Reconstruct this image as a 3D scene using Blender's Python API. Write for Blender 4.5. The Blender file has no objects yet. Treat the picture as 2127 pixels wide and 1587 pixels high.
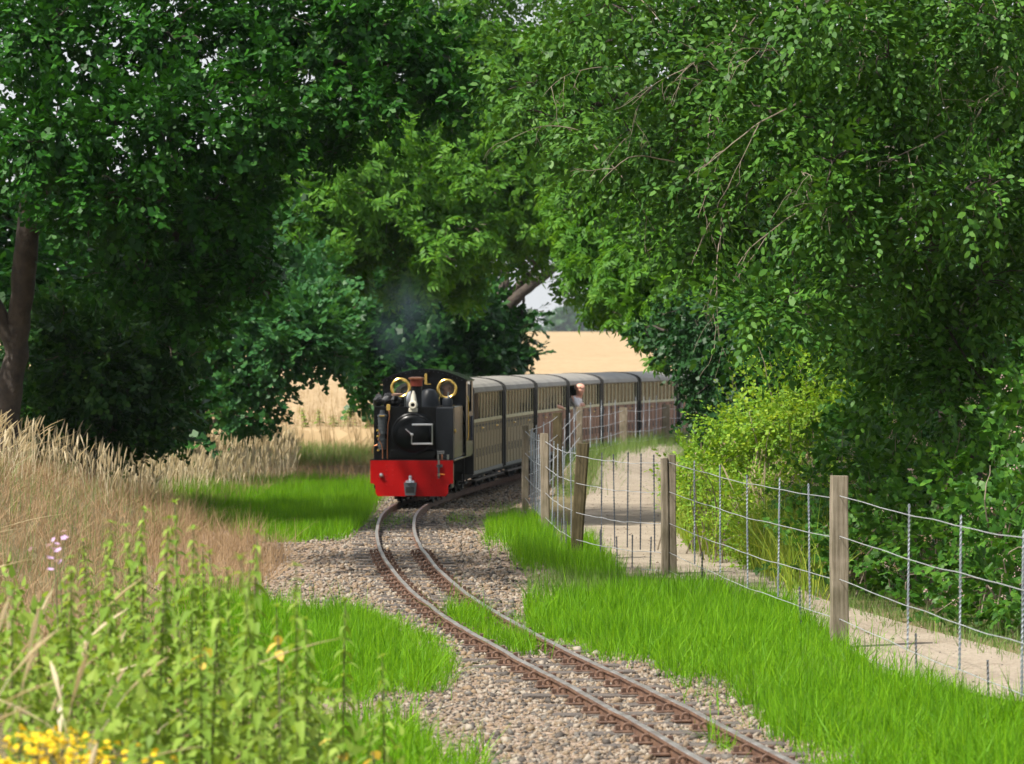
import bpy, bmesh, math, random
import numpy as np
from mathutils import Vector, Matrix

# ------------------------------------------------------------------ camera, sky, sun, exposure
scene = bpy.context.scene
COL = scene.collection
F_PX, CX, HORIZON, CAM_Z = 8000.0, 1063.5, 737.0, 2.2      # photo pixels: focal length, centre, eye level; camera height in m
cam_data = bpy.data.cameras.new('camera')
cam = bpy.data.objects.new('camera', cam_data)
COL.objects.link(cam)
cam.location = (0, 0, CAM_Z)
cam.rotation_euler = (math.pi / 2, 0, 0)
cam_data.sensor_width = 36.0
cam_data.lens = F_PX / 2127 * 36
cam_data.shift_y = -(793.5 - HORIZON) / 2127
cam_data.clip_start, cam_data.clip_end = 0.5, 6000
cam_data.dof.use_dof = True
cam_data.dof.focus_distance = 34.0
cam_data.dof.aperture_fstop = 5.6
scene.camera = cam

SUN_DIR = Vector((-0.56, -0.36, 1.0)).normalized()           # towards the sun
SUN_EL = math.asin(SUN_DIR.z)
world = bpy.data.worlds.new('World')
scene.world = world
world.use_nodes = True
wn = world.node_tree.nodes
wl = world.node_tree.links
sky = wn.new('ShaderNodeTexSky')
sky.sky_type = 'NISHITA'
sky.sun_disc = False
sky.sun_elevation = SUN_EL
sky.sun_rotation = math.atan2(SUN_DIR.x, SUN_DIR.y)
sky.dust_density = 4.0
sky.air_density = 1.0
cloud = wn.new('ShaderNodeMix')                              # thin bright cloud veil over the whole sky
cloud.data_type = 'RGBA'
cloud.inputs[0].default_value = 0.55
cloud.inputs[7].default_value = (8.0, 8.2, 8.4, 1)
wl.new(sky.outputs[0], cloud.inputs[6])
wl.new(cloud.outputs[2], wn['Background'].inputs[0])
wn['Background'].inputs[1].default_value = 0.085
sun_data = bpy.data.lights.new('sun', 'SUN')
sun_data.energy = 5.0
sun_data.angle = math.radians(1.2)
sun_data.color = (1.0, 0.95, 0.86)
sun = bpy.data.objects.new('sun', sun_data)
COL.objects.link(sun)
sun.rotation_euler = (-SUN_DIR).to_track_quat('-Z', 'Y').to_euler()
sun.location = (-20, -10, 40)

scene.view_settings.view_transform = 'Standard'
scene.view_settings.look = 'None'
scene.view_settings.exposure = 0.88
scene.view_settings.gamma = 1
scene.view_settings.use_curve_mapping = False
scene.render.engine = 'CYCLES'
scene.cycles.max_bounces = 7
scene.cycles.diffuse_bounces = 2
scene.cycles.glossy_bounces = 3
scene.cycles.transmission_bounces = 4
scene.cycles.transparent_max_bounces = 12
scene.cycles.volume_bounces = 1
scene.cycles.use_denoising = True
scene.cycles.use_adaptive_sampling = True
scene.cycles.adaptive_threshold = 0.02
scene.cycles.caustics_reflective = False
scene.cycles.caustics_refractive = False

rng = np.random.default_rng(7)
random.seed(7)

# ------------------------------------------------------------------ helpers
def at(px, py, d):
    """photo pixel at depth d -> world point"""
    return np.array(((px - CX) * d / F_PX, d, CAM_Z - (py - HORIZON) * d / F_PX))

def on_ground(px, py, z=0.0):
    return at(px, py, (CAM_Z - z) * F_PX / (py - HORIZON))

def smooth(a, b, x):
    t = np.clip((x - a) / (b - a), 0, 1)
    return t * t * (3 - 2 * t)

def tag(o, label=None, cat=None, group=None, kind=None):
    if label: o['label'] = label
    if cat: o['category'] = cat
    if group: o['group'] = group
    if kind: o['kind'] = kind
    return o

def empty(name, loc=(0, 0, 0), rz=0.0):
    o = bpy.data.objects.new(name, None)
    o.empty_display_size = 0.2
    COL.objects.link(o)
    o.location = loc
    o.rotation_euler = (0, 0, rz)
    return o

def link_mesh(name, me, mat=None, parent=None, smooth_shade=False):
    if mat is not None and len(me.materials) == 0:
        for m in (mat if isinstance(mat, (list, tuple)) else [mat]):
            me.materials.append(m)
    if smooth_shade:
        me.polygons.foreach_set('use_smooth', np.ones(len(me.polygons), dtype=bool))
    o = bpy.data.objects.new(name, me)
    COL.objects.link(o)
    if parent is not None:
        o.parent = parent
    return o

def np_mesh(name, verts, faces):
    """verts (N,3), faces (M,k) with one k"""
    me = bpy.data.meshes.new(name)
    verts = np.ascontiguousarray(verts, dtype=np.float32)
    faces = np.ascontiguousarray(faces, dtype=np.int32)
    m, k = faces.shape
    me.vertices.add(len(verts)); me.vertices.foreach_set('co', verts.ravel())
    me.loops.add(m * k); me.loops.foreach_set('vertex_index', faces.ravel())
    me.polygons.add(m)
    me.polygons.foreach_set('loop_start', np.arange(0, m * k, k, dtype=np.int32))
    me.update(calc_edges=True)
    return me

class MB:
    """collects shapes for ONE mesh"""
    def __init__(self):
        self.v, self.f, self.mi = [], [], []
    def add(self, verts, faces, mi=0):
        o = len(self.v)
        self.v += [tuple(p) for p in verts]
        self.f += [tuple(i + o for i in f) for f in faces]
        self.mi += [mi] * len(faces)
        return self
    def box(self, x0, x1, y0, y1, z0, z1, mi=0, c=0.0):
        if c <= 0:
            v = [(x0,y0,z0),(x1,y0,z0),(x1,y1,z0),(x0,y1,z0),(x0,y0,z1),(x1,y0,z1),(x1,y1,z1),(x0,y1,z1)]
            return self.add(v, [(3,2,1,0),(4,5,6,7),(0,1,5,4),(1,2,6,5),(2,3,7,6),(3,0,4,7)], mi)
        bm = bmesh.new()
        bmesh.ops.create_cube(bm, size=1)
        for p in bm.verts:
            p.co = ((x0+x1)/2 + p.co.x*(x1-x0), (y0+y1)/2 + p.co.y*(y1-y0), (z0+z1)/2 + p.co.z*(z1-z0))
        bmesh.ops.bevel(bm, geom=bm.edges[:], offset=c, segments=1, affect='EDGES')
        bm.verts.index_update()
        self.add([p.co[:] for p in bm.verts], [[q.index for q in f.verts] for f in bm.faces], mi)
        bm.free()
        return self
    def tube(self, pts, r, n=8, mi=0, cap=True):
        pts = [Vector(p) for p in pts]
        rs = r if isinstance(r, (list, tuple, np.ndarray)) else [r] * len(pts)
        rings = []
        ref = Vector((0.0123, 0.31, 0.95))
        for i, p in enumerate(pts):
            t = (pts[min(i+1, len(pts)-1)] - pts[max(i-1, 0)])
            t = t.normalized() if t.length > 1e-9 else Vector((0,0,1))
            a = t.cross(ref)
            if a.length < 0.15: a = t.cross(Vector((1,0.1,0)))
            a.normalize(); b = t.cross(a)
            rings.append([p + a*math.cos(2*math.pi*k/n)*rs[i] + b*math.sin(2*math.pi*k/n)*rs[i] for k in range(n)])
        v = [q for ring in rings for q in ring]
        f = []
        for i in range(len(pts)-1):
            for k in range(n):
                k2 = (k+1) % n
                f.append((i*n+k, i*n+k2, (i+1)*n+k2, (i+1)*n+k))
        if cap:
            f.append(tuple(range(n-1, -1, -1)))
            f.append(tuple((len(pts)-1)*n + k for k in range(n)))
        return self.add(v, f, mi)
    def lathe(self, prof, c=(0,0,0), axis='z', n=24, mi=0):
        """prof: (radius, height) pairs"""
        v, f = [], []
        for (r, h) in prof:
            for k in range(n):
                a = 2*math.pi*k/n
                u, w = r*math.cos(a), r*math.sin(a)
                p = (u, w, h) if axis == 'z' else ((u, h, w) if axis == 'y' else (h, u, w))
                v.append((p[0]+c[0], p[1]+c[1], p[2]+c[2]))
        for i in range(len(prof)-1):
            for k in range(n):
                k2 = (k+1) % n
                q = (i*n+k, i*n+k2, (i+1)*n+k2, (i+1)*n+k)
                f.append(q if axis != 'y' else q[::-1])
        f.append(tuple(range(n-1,-1,-1))); f.append(tuple((len(prof)-1)*n+k for k in range(n)))
        return self.add(v, f, mi)
    def prism(self, poly, y0, y1, mi=0):
        """poly of (x,z), extruded along y"""
        n = len(poly)
        v = [(x, y0, z) for x, z in poly] + [(x, y1, z) for x, z in poly]
        f = [tuple(range(n)), tuple(range(2*n-1, n-1, -1))]
        f += [(i, i+n, (i+1) % n + n, (i+1) % n) for i in range(n)]
        return self.add(v, f, mi)
    def torus(self, c, R, r, axis='y', n=28, m=8, mi=0):
        v, f = [], []
        for i in range(n):
            a = 2*math.pi*i/n
            for j in range(m):
                b = 2*math.pi*j/m
                rr = R + r*math.cos(b); h = r*math.sin(b)
                u, w = rr*math.cos(a), rr*math.sin(a)
                p = (u, h, w) if axis == 'y' else ((u, w, h) if axis == 'z' else (h, u, w))
                v.append((p[0]+c[0], p[1]+c[1], p[2]+c[2]))
        for i in range(n):
            for j in range(m):
                i2, j2 = (i+1) % n, (j+1) % m
                f.append((i*m+j, i2*m+j, i2*m+j2, i*m+j2))
        return self.add(v, f, mi)
    def mesh(self, name):
        me = bpy.data.meshes.new(name)
        me.from_pydata(self.v, [], self.f)
        if any(self.mi):
            me.polygons.foreach_set('material_index', np.array(self.mi, dtype=np.int32))
        bm = bmesh.new(); bm.from_mesh(me)
        bmesh.ops.recalc_face_normals(bm, faces=bm.faces[:])
        bm.to_mesh(me); bm.free()
        return me
    def build(self, name, mat, parent=None, smooth_shade=False):
        o = link_mesh(name, self.mesh(name), mat, parent)
        if smooth_shade:
            auto_smooth(o)
        return o

def auto_smooth(o, deg=35):
    me = o.data
    me.polygons.foreach_set('use_smooth', np.ones(len(me.polygons), dtype=bool))
    me.set_sharp_from_angle(angle=math.radians(deg))

# ------------------------------------------------------------------ materials
def new_mat(name):
    m = bpy.data.materials.new(name)
    m.use_nodes = True
    nt = m.node_tree
    return m, nt.nodes, nt.links, nt.nodes['Principled BSDF']

def ramp(n, stops, interp='LINEAR'):
    r = n.new('ShaderNodeValToRGB')
    r.color_ramp.interpolation = interp
    e = r.color_ramp.elements
    while len(e) < len(stops): e.new(0.5)
    for el, (p, c) in zip(e, stops):
        el.position = p; el.color = (*c, 1)
    return r

def coords(n, l, scale, detail=4.0, kind='Object', rough=0.6):
    tc = n.new('ShaderNodeTexCoord')
    no = n.new('ShaderNodeTexNoise')
    no.inputs['Scale'].default_value = scale
    no.inputs['Detail'].default_value = detail
    no.inputs['Roughness'].default_value = rough
    l.new(tc.outputs[kind], no.inputs['Vector'])
    return no

def mat_noise(name, stops, scale=4.0, rough=0.7, bump=0.0, bump_scale=None, metallic=0.0, spec=0.5, detail=5.0, coat=0.0):
    m, n, l, b = new_mat(name)
    no = coords(n, l, scale, detail)
    r = ramp(n, stops)
    l.new(no.outputs['Fac'], r.inputs[0]); l.new(r.outputs[0], b.inputs['Base Color'])
    b.inputs['Roughness'].default_value = rough
    b.inputs['Metallic'].default_value = metallic
    b.inputs['Specular IOR Level'].default_value = spec
    if coat: b.inputs['Coat Weight'].default_value = coat
    if bump:
        n2 = coords(n, l, bump_scale or scale * 4, 6)
        bp = n.new('ShaderNodeBump'); bp.inputs['Strength'].default_value = bump
        bp.inputs['Distance'].default_value = 0.02
        l.new(n2.outputs['Fac'], bp.inputs['Height']); l.new(bp.outputs[0], b.inputs['Normal'])
    return m

def mat_leaf(name, stops, transl=0.35, rough=0.5, spec=0.14, clump=1.2, clump_amt=0.5, tint=(1.35, 1.25, 0.6)):
    """per-leaf colour from the island, slow drift from noise, light through the blade"""
    m, n, l, b = new_mat(name)
    geo = n.new('ShaderNodeNewGeometry')
    no = coords(n, l, clump, 3)
    mx = n.new('ShaderNodeMix'); mx.data_type = 'FLOAT'
    mx.inputs['Factor'].default_value = clump_amt
    l.new(geo.outputs['Random Per Island'], mx.inputs[2]); l.new(no.outputs['Fac'], mx.inputs[3])
    r = ramp(n, stops)
    l.new(mx.outputs[0], r.inputs[0])
    l.new(r.outputs[0], b.inputs['Base Color'])
    b.inputs['Roughness'].default_value = rough
    b.inputs['Specular IOR Level'].default_value = spec
    tr = n.new('ShaderNodeBsdfTranslucent')
    tm = n.new('ShaderNodeMix'); tm.data_type = 'RGBA'; tm.blend_type = 'MULTIPLY'
    tm.inputs['Factor'].default_value = 1.0
    l.new(r.outputs[0], tm.inputs[6]); tm.inputs[7].default_value = (*tint, 1)
    l.new(tm.outputs[2], tr.inputs['Color'])
    ms = n.new('ShaderNodeMixShader'); ms.inputs[0].default_value = transl
    out = n['Material Output']
    l.new(b.outputs[0], ms.inputs[1]); l.new(tr.outputs[0], ms.inputs[2]); l.new(ms.outputs[0], out.inputs[0])
    return m

def mat_plain(name, col, rough=0.5, metallic=0.0, spec=0.5, coat=0.0, var=0.12, scale=9.0):
    c0 = tuple(max(0, c * (1 - var)) for c in col); c1 = tuple(min(1, c * (1 + var)) for c in col)
    return mat_noise(name, [(0.3, c0), (0.7, c1)], scale, rough, 0, None, metallic, spec, coat=coat)

M = {}
M['leaf_oak'] = mat_leaf('leaf_oak', [(0.0, (.004,.022,.003)), (0.45, (.012,.062,.006)), (0.8, (.036,.14,.011)), (1.0, (.10,.25,.018))], 0.23, .5, .14)
M['leaf_ash'] = mat_leaf('leaf_ash', [(0.0, (.03,.10,.012)), (0.5, (.07,.19,.02)), (0.85, (.13,.27,.03)), (1.0, (.22,.33,.035))], 0.42, .5)
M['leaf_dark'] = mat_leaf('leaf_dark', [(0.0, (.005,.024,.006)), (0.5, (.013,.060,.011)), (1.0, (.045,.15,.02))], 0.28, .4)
M['leaf_elder'] = mat_leaf('leaf_elder', [(0.0, (.006,.026,.006)), (0.5, (.018,.064,.012)), (1.0, (.08,.18,.025))], 0.35, .45)
M['leaf_maple'] = mat_leaf('leaf_maple', [(0.0, (.016,.065,.022)), (0.5, (.03,.11,.030)), (1.0, (.07,.18,.035))], 0.32, .45)
M['leaf_sallow'] = mat_leaf('leaf_sallow', [(0.0, (.009,.036,.005)), (0.4, (.034,.105,.013)), (0.8, (.085,.195,.024)), (1.0, (.2,.30,.06))], 0.25, .48, .16)
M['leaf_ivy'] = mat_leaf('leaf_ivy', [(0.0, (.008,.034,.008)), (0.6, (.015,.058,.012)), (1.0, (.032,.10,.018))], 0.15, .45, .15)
M['leaf_bramble'] = mat_leaf('leaf_bramble', [(0.0, (.012,.045,.006)), (0.5, (.038,.12,.014)), (1.0, (.13,.26,.03))], 0.32, .42)
M['leaf_lime'] = mat_leaf('leaf_lime', [(0.0, (.06,.15,.018)), (0.5, (.16,.30,.028)), (0.85, (.32,.41,.045)), (1.0, (.50,.46,.09))], 0.38, .5)
M['leaf_nettle'] = mat_leaf('leaf_nettle', [(0.0, (.08,.16,.022)), (0.5, (.19,.30,.045)), (0.85, (.32,.42,.09)), (1.0, (.52,.45,.10))], 0.4, .5)
M['leaf_yellow'] = mat_leaf('leaf_yellow', [(0.0, (.5,.36,.06)), (1.0, (.62,.46,.12))], 0.35, .6)
M['grass'] = mat_leaf('grass_blades', [(0.0, (.03,.085,.006)), (0.3, (.075,.20,.008)), (0.55, (.125,.30,.009)), (0.8, (.20,.38,.012)), (0.93, (.29,.44,.03)), (1.0, (.46,.42,.16))], 0.38, .5, .12, 1.5, .5, (1.25, 1.2, .4))
M['grass_far'] = mat_leaf('grass_blades_pale', [(0.0, (.07,.13,.03)), (0.5, (.12,.21,.045)), (0.85, (.2,.27,.08)), (1.0, (.36,.33,.16))], 0.35, .6, .3, 0.9, .45)
M['slope'] = mat_leaf('slope_grass', [(0.0, (.10,.18,.02)), (0.5, (.2,.30,.035)), (0.8, (.36,.40,.06)), (1.0, (.55,.48,.2))], .4, .55, .2)
M['straw'] = mat_leaf('dry_straw', [(0.0, (.42,.34,.21)), (0.5, (.62,.54,.37)), (0.85, (.74,.67,.51)), (1.0, (.80,.75,.62))], 0.30, .6, .2, .8, .4, (1.1, 1.0, .8))
M['straw_brown'] = mat_leaf('brown_straw', [(0.0, (.20,.125,.065)), (0.6, (.33,.225,.125)), (1.0, (.50,.38,.23))], 0.25, .7, .2, 1.6, .55, (1.1, 1.0, .8))
M['wheat'] = mat_leaf('ripe_wheat', [(0.0, (.26,.18,.085)), (0.5, (.34,.25,.13)), (1.0, (.44,.33,.19))], 0.25, .7, .2, .1, .4, (1.1, 1.0, .8))
M['flower_yellow'] = mat_leaf('ragwort_yellow', [(0.0, (.70,.48,.015)), (1.0, (.85,.66,.04))], 0.2, .6)
M['flower_pink'] = mat_leaf('bramble_blossom', [(0.0, (.42,.27,.28)), (1.0, (.66,.52,.52))], 0.3, .6)
M['flower_mauve'] = mat_leaf('mauve_petals', [(0.0, (.45,.28,.52)), (1.0, (.62,.46,.68))], 0.3, .6)
M['bark'] = mat_noise('bark', [(0.25, (.045,.033,.024)), (0.5, (.10,.075,.052)), (0.75, (.17,.13,.095))], 7, .9, 1.0, 22)
M['bark_dark'] = mat_noise('bark_dark', [(0.3, (.02,.015,.012)), (0.7, (.07,.052,.038))], 6, .9, 1.0, 20)
M['twig'] = mat_noise('twig_grey', [(0.3, (.11,.085,.055)), (0.7, (.27,.22,.165))], 3, .8)
M['stem_green'] = mat_noise('stem_green', [(0.3, (.07,.09,.03)), (0.7, (.14,.12,.06))], 6, .7)

# ballast stone, per island colours
m, n, l, b = new_mat('flint_stones')
geo = n.new('ShaderNodeNewGeometry')
r = ramp(n, [(0.0, (0.064,0.051,0.040)), (0.16, (0.212,0.152,0.092)), (0.32, (0.282,0.230,0.174)), (0.46, (0.130,0.116,0.098)), (0.60, (0.247,0.169,0.098)), (0.72, (0.324,0.278,0.220)), (0.86, (0.177,0.127,0.081)), (1.0, (0.365,0.333,0.272))], 'CONSTANT')
l.new(geo.outputs['Random Per Island'], r.inputs[0])
no = coords(n, l, 30, 3)
mx = n.new('ShaderNodeMix'); mx.data_type = 'RGBA'; mx.blend_type = 'MULTIPLY'; mx.inputs[0].default_value = .5
l.new(r.outputs[0], mx.inputs[6]); l.new(no.outputs['Fac'], mx.inputs[7]); l.new(mx.outputs[2], b.inputs['Base Color'])
b.inputs['Roughness'].default_value = .75
M['stone'] = m

def mat_ground(name, stops, scale, vscale, vstops, vmix, bump=.6, rough=.95):
    m, n, l, b = new_mat(name)
    no = coords(n, l, scale, 6)
    r = ramp(n, stops); l.new(no.outputs['Fac'], r.inputs[0])
    tc = n.new('ShaderNodeTexCoord'); vo = n.new('ShaderNodeTexVoronoi')
    vo.inputs['Scale'].default_value = vscale
    l.new(tc.outputs['Object'], vo.inputs['Vector'])
    r2 = ramp(n, vstops)
    sep = n.new('ShaderNodeSeparateColor'); l.new(vo.outputs['Color'], sep.inputs[0]); l.new(sep.outputs[0], r2.inputs[0])
    mx = n.new('ShaderNodeMix'); mx.data_type = 'RGBA'; mx.inputs[0].default_value = vmix
    l.new(r.outputs[0], mx.inputs[6]); l.new(r2.outputs[0], mx.inputs[7]); l.new(mx.outputs[2], b.inputs['Base Color'])
    bp = n.new('ShaderNodeBump'); bp.inputs['Strength'].default_value = bump; bp.inputs['Distance'].default_value = .02
    l.new(vo.outputs['Distance'], bp.inputs['Height']); l.new(bp.outputs[0], b.inputs['Normal'])
    b.inputs['Roughness'].default_value = rough
    b.inputs['Specular IOR Level'].default_value = .2
    return m

M['soil'] = mat_ground('soil_and_thatch', [(0.3, (.07,.055,.03)), (0.5, (.13,.11,.05)), (0.7, (.20,.16,.085))], 1.2, 60, [(0, (.06,.06,.03)), (1, (.22,.17,.09))], .5)
M['ballast'] = mat_ground('ballast_bed', [(0.3, (.10,.075,.055)), (0.55, (.17,.125,.09)), (0.75, (.24,.185,.14))], 2.2, 34, [(0, (.08,.06,.05)), (.4, (.30,.21,.14)), (.7, (.2,.16,.13)), (1, (.48,.38,.30))], .65, 1.0)
M['sand'] = mat_ground('sandy_path', [(0.3, (.15,.118,.082)), (0.5, (.245,.205,.155)), (0.72, (.32,.275,.215))], 1.1, 45, [(0, (.13,.10,.07)), (.3, (.23,.19,.145)), (1, (.33,.285,.225))], .45, .6)
M['stubble'] = mat_ground('wheat_field', [(0.3, (.24,.165,.085)), (0.5, (.30,.215,.118)), (0.7, (.35,.26,.15))], .12, 3.5, [(0, (.18,.12,.058)), (1, (.38,.285,.165))], .5, .6)
M['far_leaf'] = mat_leaf('leaf_far', [(0.0, (.02,.06,.02)), (1.0, (.05,.12,.035))], .25, .5)

M['black'] = mat_noise('black_enamel', [(0.3, (.002,.0024,.003)), (0.7, (.004,.005,.006))], 6, .25, 0, None, 0, .2)
M['black_matt'] = mat_noise('sooty_black', [(0.3, (.006,.006,.006)), (0.7, (.018,.017,.016))], 8, .75)
M['slate'] = mat_noise('blue_black_panel', [(0.3, (.007,.009,.012)), (0.7, (.013,.016,.021))], 5, .4, spec=.3)
M['red'] = mat_noise('buffer_red', [(0.3, (.33,.002,.002)), (0.7, (.42,.004,.004))], 6, .45, spec=.15)
M['brass'] = mat_plain('brass', (.80,.55,.16), .25, 1.0)
M['copper'] = mat_plain('copper', (.62,.27,.15), .35, 1.0)
M['copper_band'] = mat_plain('copper_red_band', (.34,.07,.05), .4, .3)
M['steel'] = mat_plain('bright_steel', (.62,.63,.65), .3, 1.0)
M['grey_metal'] = mat_plain('painted_grey', (.09,.10,.11), .5, .2)
M['cream_lamp'] = mat_plain('cream_enamel', (.62,.58,.48), .4)
M['coal'] = mat_plain('coal', (.012,.012,.013), .5)
M['sack'] = mat_plain('brown_cover', (.25,.15,.11), .8)
M['orange'] = mat_plain('orange_handle', (.7,.25,.02), .5)
M['glass'] = None
m, n, l, b = new_mat('window_glass')
tr = n.new('ShaderNodeBsdfTransparent'); tr.inputs[0].default_value = (.74,.80,.76,1)
gl = n.new('ShaderNodeBsdfGlossy'); gl.inputs['Roughness'].default_value = .05
fr = n.new('ShaderNodeValue'); fr.outputs[0].default_value = .10
ms = n.new('ShaderNodeMixShader')
l.new(fr.outputs[0], ms.inputs[0]); l.new(tr.outputs[0], ms.inputs[1]); l.new(gl.outputs[0], ms.inputs[2])
l.new(ms.outputs[0], n['Material Output'].inputs[0])
M['glass'] = m
M['cab_glass'] = m.copy()
for q in M['cab_glass'].node_tree.nodes:
    if q.type == 'VALUE': q.outputs[0].default_value = .02
    if q.type == 'BSDF_TRANSPARENT': q.inputs[0].default_value = (.96,.97,.96,1)

def mat_boards(name, stops, green):
    """weathered paint with vertical run-down streaks and algae"""
    m, n, l, b = new_mat(name)
    tc = n.new('ShaderNodeTexCoord'); mp = n.new('ShaderNodeMapping')
    mp.inputs['Scale'].default_value = (6, 6, .9)
    no = n.new('ShaderNodeTexNoise'); no.inputs['Scale'].default_value = 3; no.inputs['Detail'].default_value = 5
    l.new(tc.outputs['Object'], mp.inputs[0]); l.new(mp.outputs[0], no.inputs['Vector'])
    r = ramp(n, stops); l.new(no.outputs['Fac'], r.inputs[0])
    n2 = coords(n, l, 1.7, 4)
    r2 = ramp(n, [(.45, (0,0,0)), (.7, (green, green, green))]); l.new(n2.outputs['Fac'], r2.inputs[0])
    mx = n.new('ShaderNodeMix'); mx.data_type = 'RGBA'
    l.new(r2.outputs[0], mx.inputs[0]); l.new(r.outputs[0], mx.inputs[6]); mx.inputs[7].default_value = (.17,.19,.07,1)
    l.new(mx.outputs[2], b.inputs['Base Color']); b.inputs['Roughness'].default_value = .85; b.inputs['Specular IOR Level'].default_value = .08
    return m
M['coach_olive'] = mat_boards('coach_olive_cream', [(.3, (.21,.175,.115)), (.7, (.36,.31,.215))], .45)
M['coach_pink'] = mat_boards('coach_pink_brown', [(.3, (.24,.14,.10)), (.7, (.36,.23,.17))], .3)
M['coach_brown'] = mat_boards('coach_dark_brown', [(.3, (.05,.035,.025)), (.7, (.10,.07,.05))], .1)
M['mullion'] = mat_boards('pillar_cream', [(.3, (.46,.43,.29)), (.7, (.64,.60,.44))], .35)
M['coach_roof'] = mat_noise('roof_felt', [(.3, (.14,.13,.115)), (.7, (.24,.225,.20))], 2.5, .6, .2, 40)
M['seat'] = mat_plain('dark_upholstery', (.03,.03,.035), .8)
def mat_timber(name, stops):
    m, n, l, b = new_mat(name)
    tc = n.new('ShaderNodeTexCoord'); mp = n.new('ShaderNodeMapping'); mp.inputs['Scale'].default_value = (22, 22, 1.3)
    no = n.new('ShaderNodeTexNoise'); no.inputs['Scale'].default_value = 2.2; no.inputs['Detail'].default_value = 8; no.inputs['Roughness'].default_value = .7
    l.new(tc.outputs['Object'], mp.inputs[0]); l.new(mp.outputs[0], no.inputs['Vector'])
    r = ramp(n, stops); l.new(no.outputs['Fac'], r.inputs[0])
    n2 = coords(n, l, 3.5, 5); r2 = ramp(n, [(.35, (.62,.64,.58)), (.65, (1,1,1))]); l.new(n2.outputs['Fac'], r2.inputs[0])
    mx = n.new('ShaderNodeMix'); mx.data_type = 'RGBA'; mx.blend_type = 'MULTIPLY'; mx.inputs[0].default_value = 1
    l.new(r.outputs[0], mx.inputs[6]); l.new(r2.outputs[0], mx.inputs[7]); l.new(mx.outputs[2], b.inputs['Base Color'])
    b.inputs['Roughness'].default_value = .9; b.inputs['Specular IOR Level'].default_value = .15
    bp = n.new('ShaderNodeBump'); bp.inputs['Strength'].default_value = .7; bp.inputs['Distance'].default_value = .006
    l.new(no.outputs['Fac'], bp.inputs['Height']); l.new(bp.outputs[0], b.inputs['Normal'])
    return m
M['post'] = mat_timber('fence_post_wood', [(.3, (.12,.095,.065)), (.5, (.24,.20,.15)), (.7, (.34,.29,.225))])
M['post_dark'] = mat_timber('strainer_wood', [(.3, (.04,.032,.018)), (.5, (.085,.068,.036)), (.7, (.15,.12,.07))])
M['galv'] = mat_noise('galvanised_steel', [(.3, (.23,.26,.30)), (.7, (.40,.43,.47))], 12, .45, 0, None, .6)
M['galv_dark'] = mat_noise('galvanised_silhouette', [(.3, (.07,.075,.085)), (.7, (.14,.145,.16))], 12, .55, 0, None, .5)  # darker copy of galv; silhouette look against the path put into the colour
M['wire'] = mat_noise('fence_wire', [(.3, (.34,.36,.38)), (.7, (.52,.53,.54))], 12, .45, 0, None, .5)
M['rail_side'] = mat_noise('rusty_rail', [(.3, (.07,.034,.021)), (.55, (.14,.073,.043)), (.75, (.23,.135,.085))], 9, .7, .2, 60)
M['rail_top'] = mat_noise('polished_rail', [(.3, (.20,.17,.15)), (.7, (.40,.38,.36))], 7, .4, 0, None, .7)
M['iron'] = mat_noise('rusty_iron', [(.3, (.055,.03,.02)), (.7, (.14,.075,.045))], 18, .75)
M['sleeper'] = mat_noise('sleeper_wood', [(.3, (.035,.03,.027)), (.7, (.11,.09,.075))], 8, .85, .5, 40)
M['skin'] = mat_plain('skin', (.55,.28,.2), .5)
M['shirt'] = mat_plain('white_shirt', (.62,.62,.66), .8)
M['overall'] = mat_plain('navy_overall', (.02,.025,.05), .8)
M['eye'] = mat_plain('eye', (.03,.02,.02), .3)
M['hair'] = mat_plain('grey_hair', (.3,.27,.25), .8)

# ------------------------------------------------------------------ track line and terrain
TRK = np.array([(8, 3.0), (14, 2.02), (19.7, 1.245), (23.1, .80), (26.9, .239), (30.9, -.30), (36.2, -.83), (42.8, -1.256), (48.5, -1.46),
                (53, -1.47), (58.5, -1.12), (62.7, -.70), (67.6, -.15), (72.5, .50), (77.4, 1.27), (82.2, 2.20), (90, 4.0), (100, 6.9), (115, 12.5)])
_ys = TRK[:, 0]; _xs = TRK[:, 1]
def _spline(ys, xs):
    """natural cubic spline, returns callable"""
    n = len(ys) - 1
    h = np.diff(ys)
    A = np.zeros((n+1, n+1)); r_ = np.zeros(n+1)
    A[0,0] = A[n,n] = 1
    for i in range(1, n):
        A[i,i-1] = h[i-1]; A[i,i] = 2*(h[i-1]+h[i]); A[i,i+1] = h[i]
        r_[i] = 3*((xs[i+1]-xs[i])/h[i] - (xs[i]-xs[i-1])/h[i-1])
    c = np.linalg.solve(A, r_)
    b_ = [(xs[i+1]-xs[i])/h[i] - h[i]*(2*c[i]+c[i+1])/3 for i in range(n)]
    d_ = [(c[i+1]-c[i])/(3*h[i]) for i in range(n)]
    b_ = np.array(b_); d_ = np.array(d_)
    def f(y):
        y = np.clip(np.asarray(y, float), ys[0], ys[-1])
        i = np.clip(np.searchsorted(ys, y) - 1, 0, n-1)
        t = y - ys[i]
        return xs[i] + b_[i]*t + c[i]*t*t + d_[i]*t**3
    return f
_c1 = _spline(_ys, _xs)
_yy = np.linspace(8, 115, 430)                                # smoothed once so that coaches follow an even curve
_xx = _c1(_yy)
_k = np.exp(-np.linspace(-2, 2, 25)**2); _k /= _k.sum()
_pad = np.concatenate([2*_xx[0]-_xx[12:0:-1], _xx, 2*_xx[-1]-_xx[-2:-14:-1]])
_xx = np.convolve(_pad, _k, 'valid')
def track_x(y):
    return np.interp(y, _yy, _xx)
def track_dir(y):
    v = np.array((track_x(y+.4) - track_x(y-.4), .8)); return v / np.linalg.norm(v)

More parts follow.
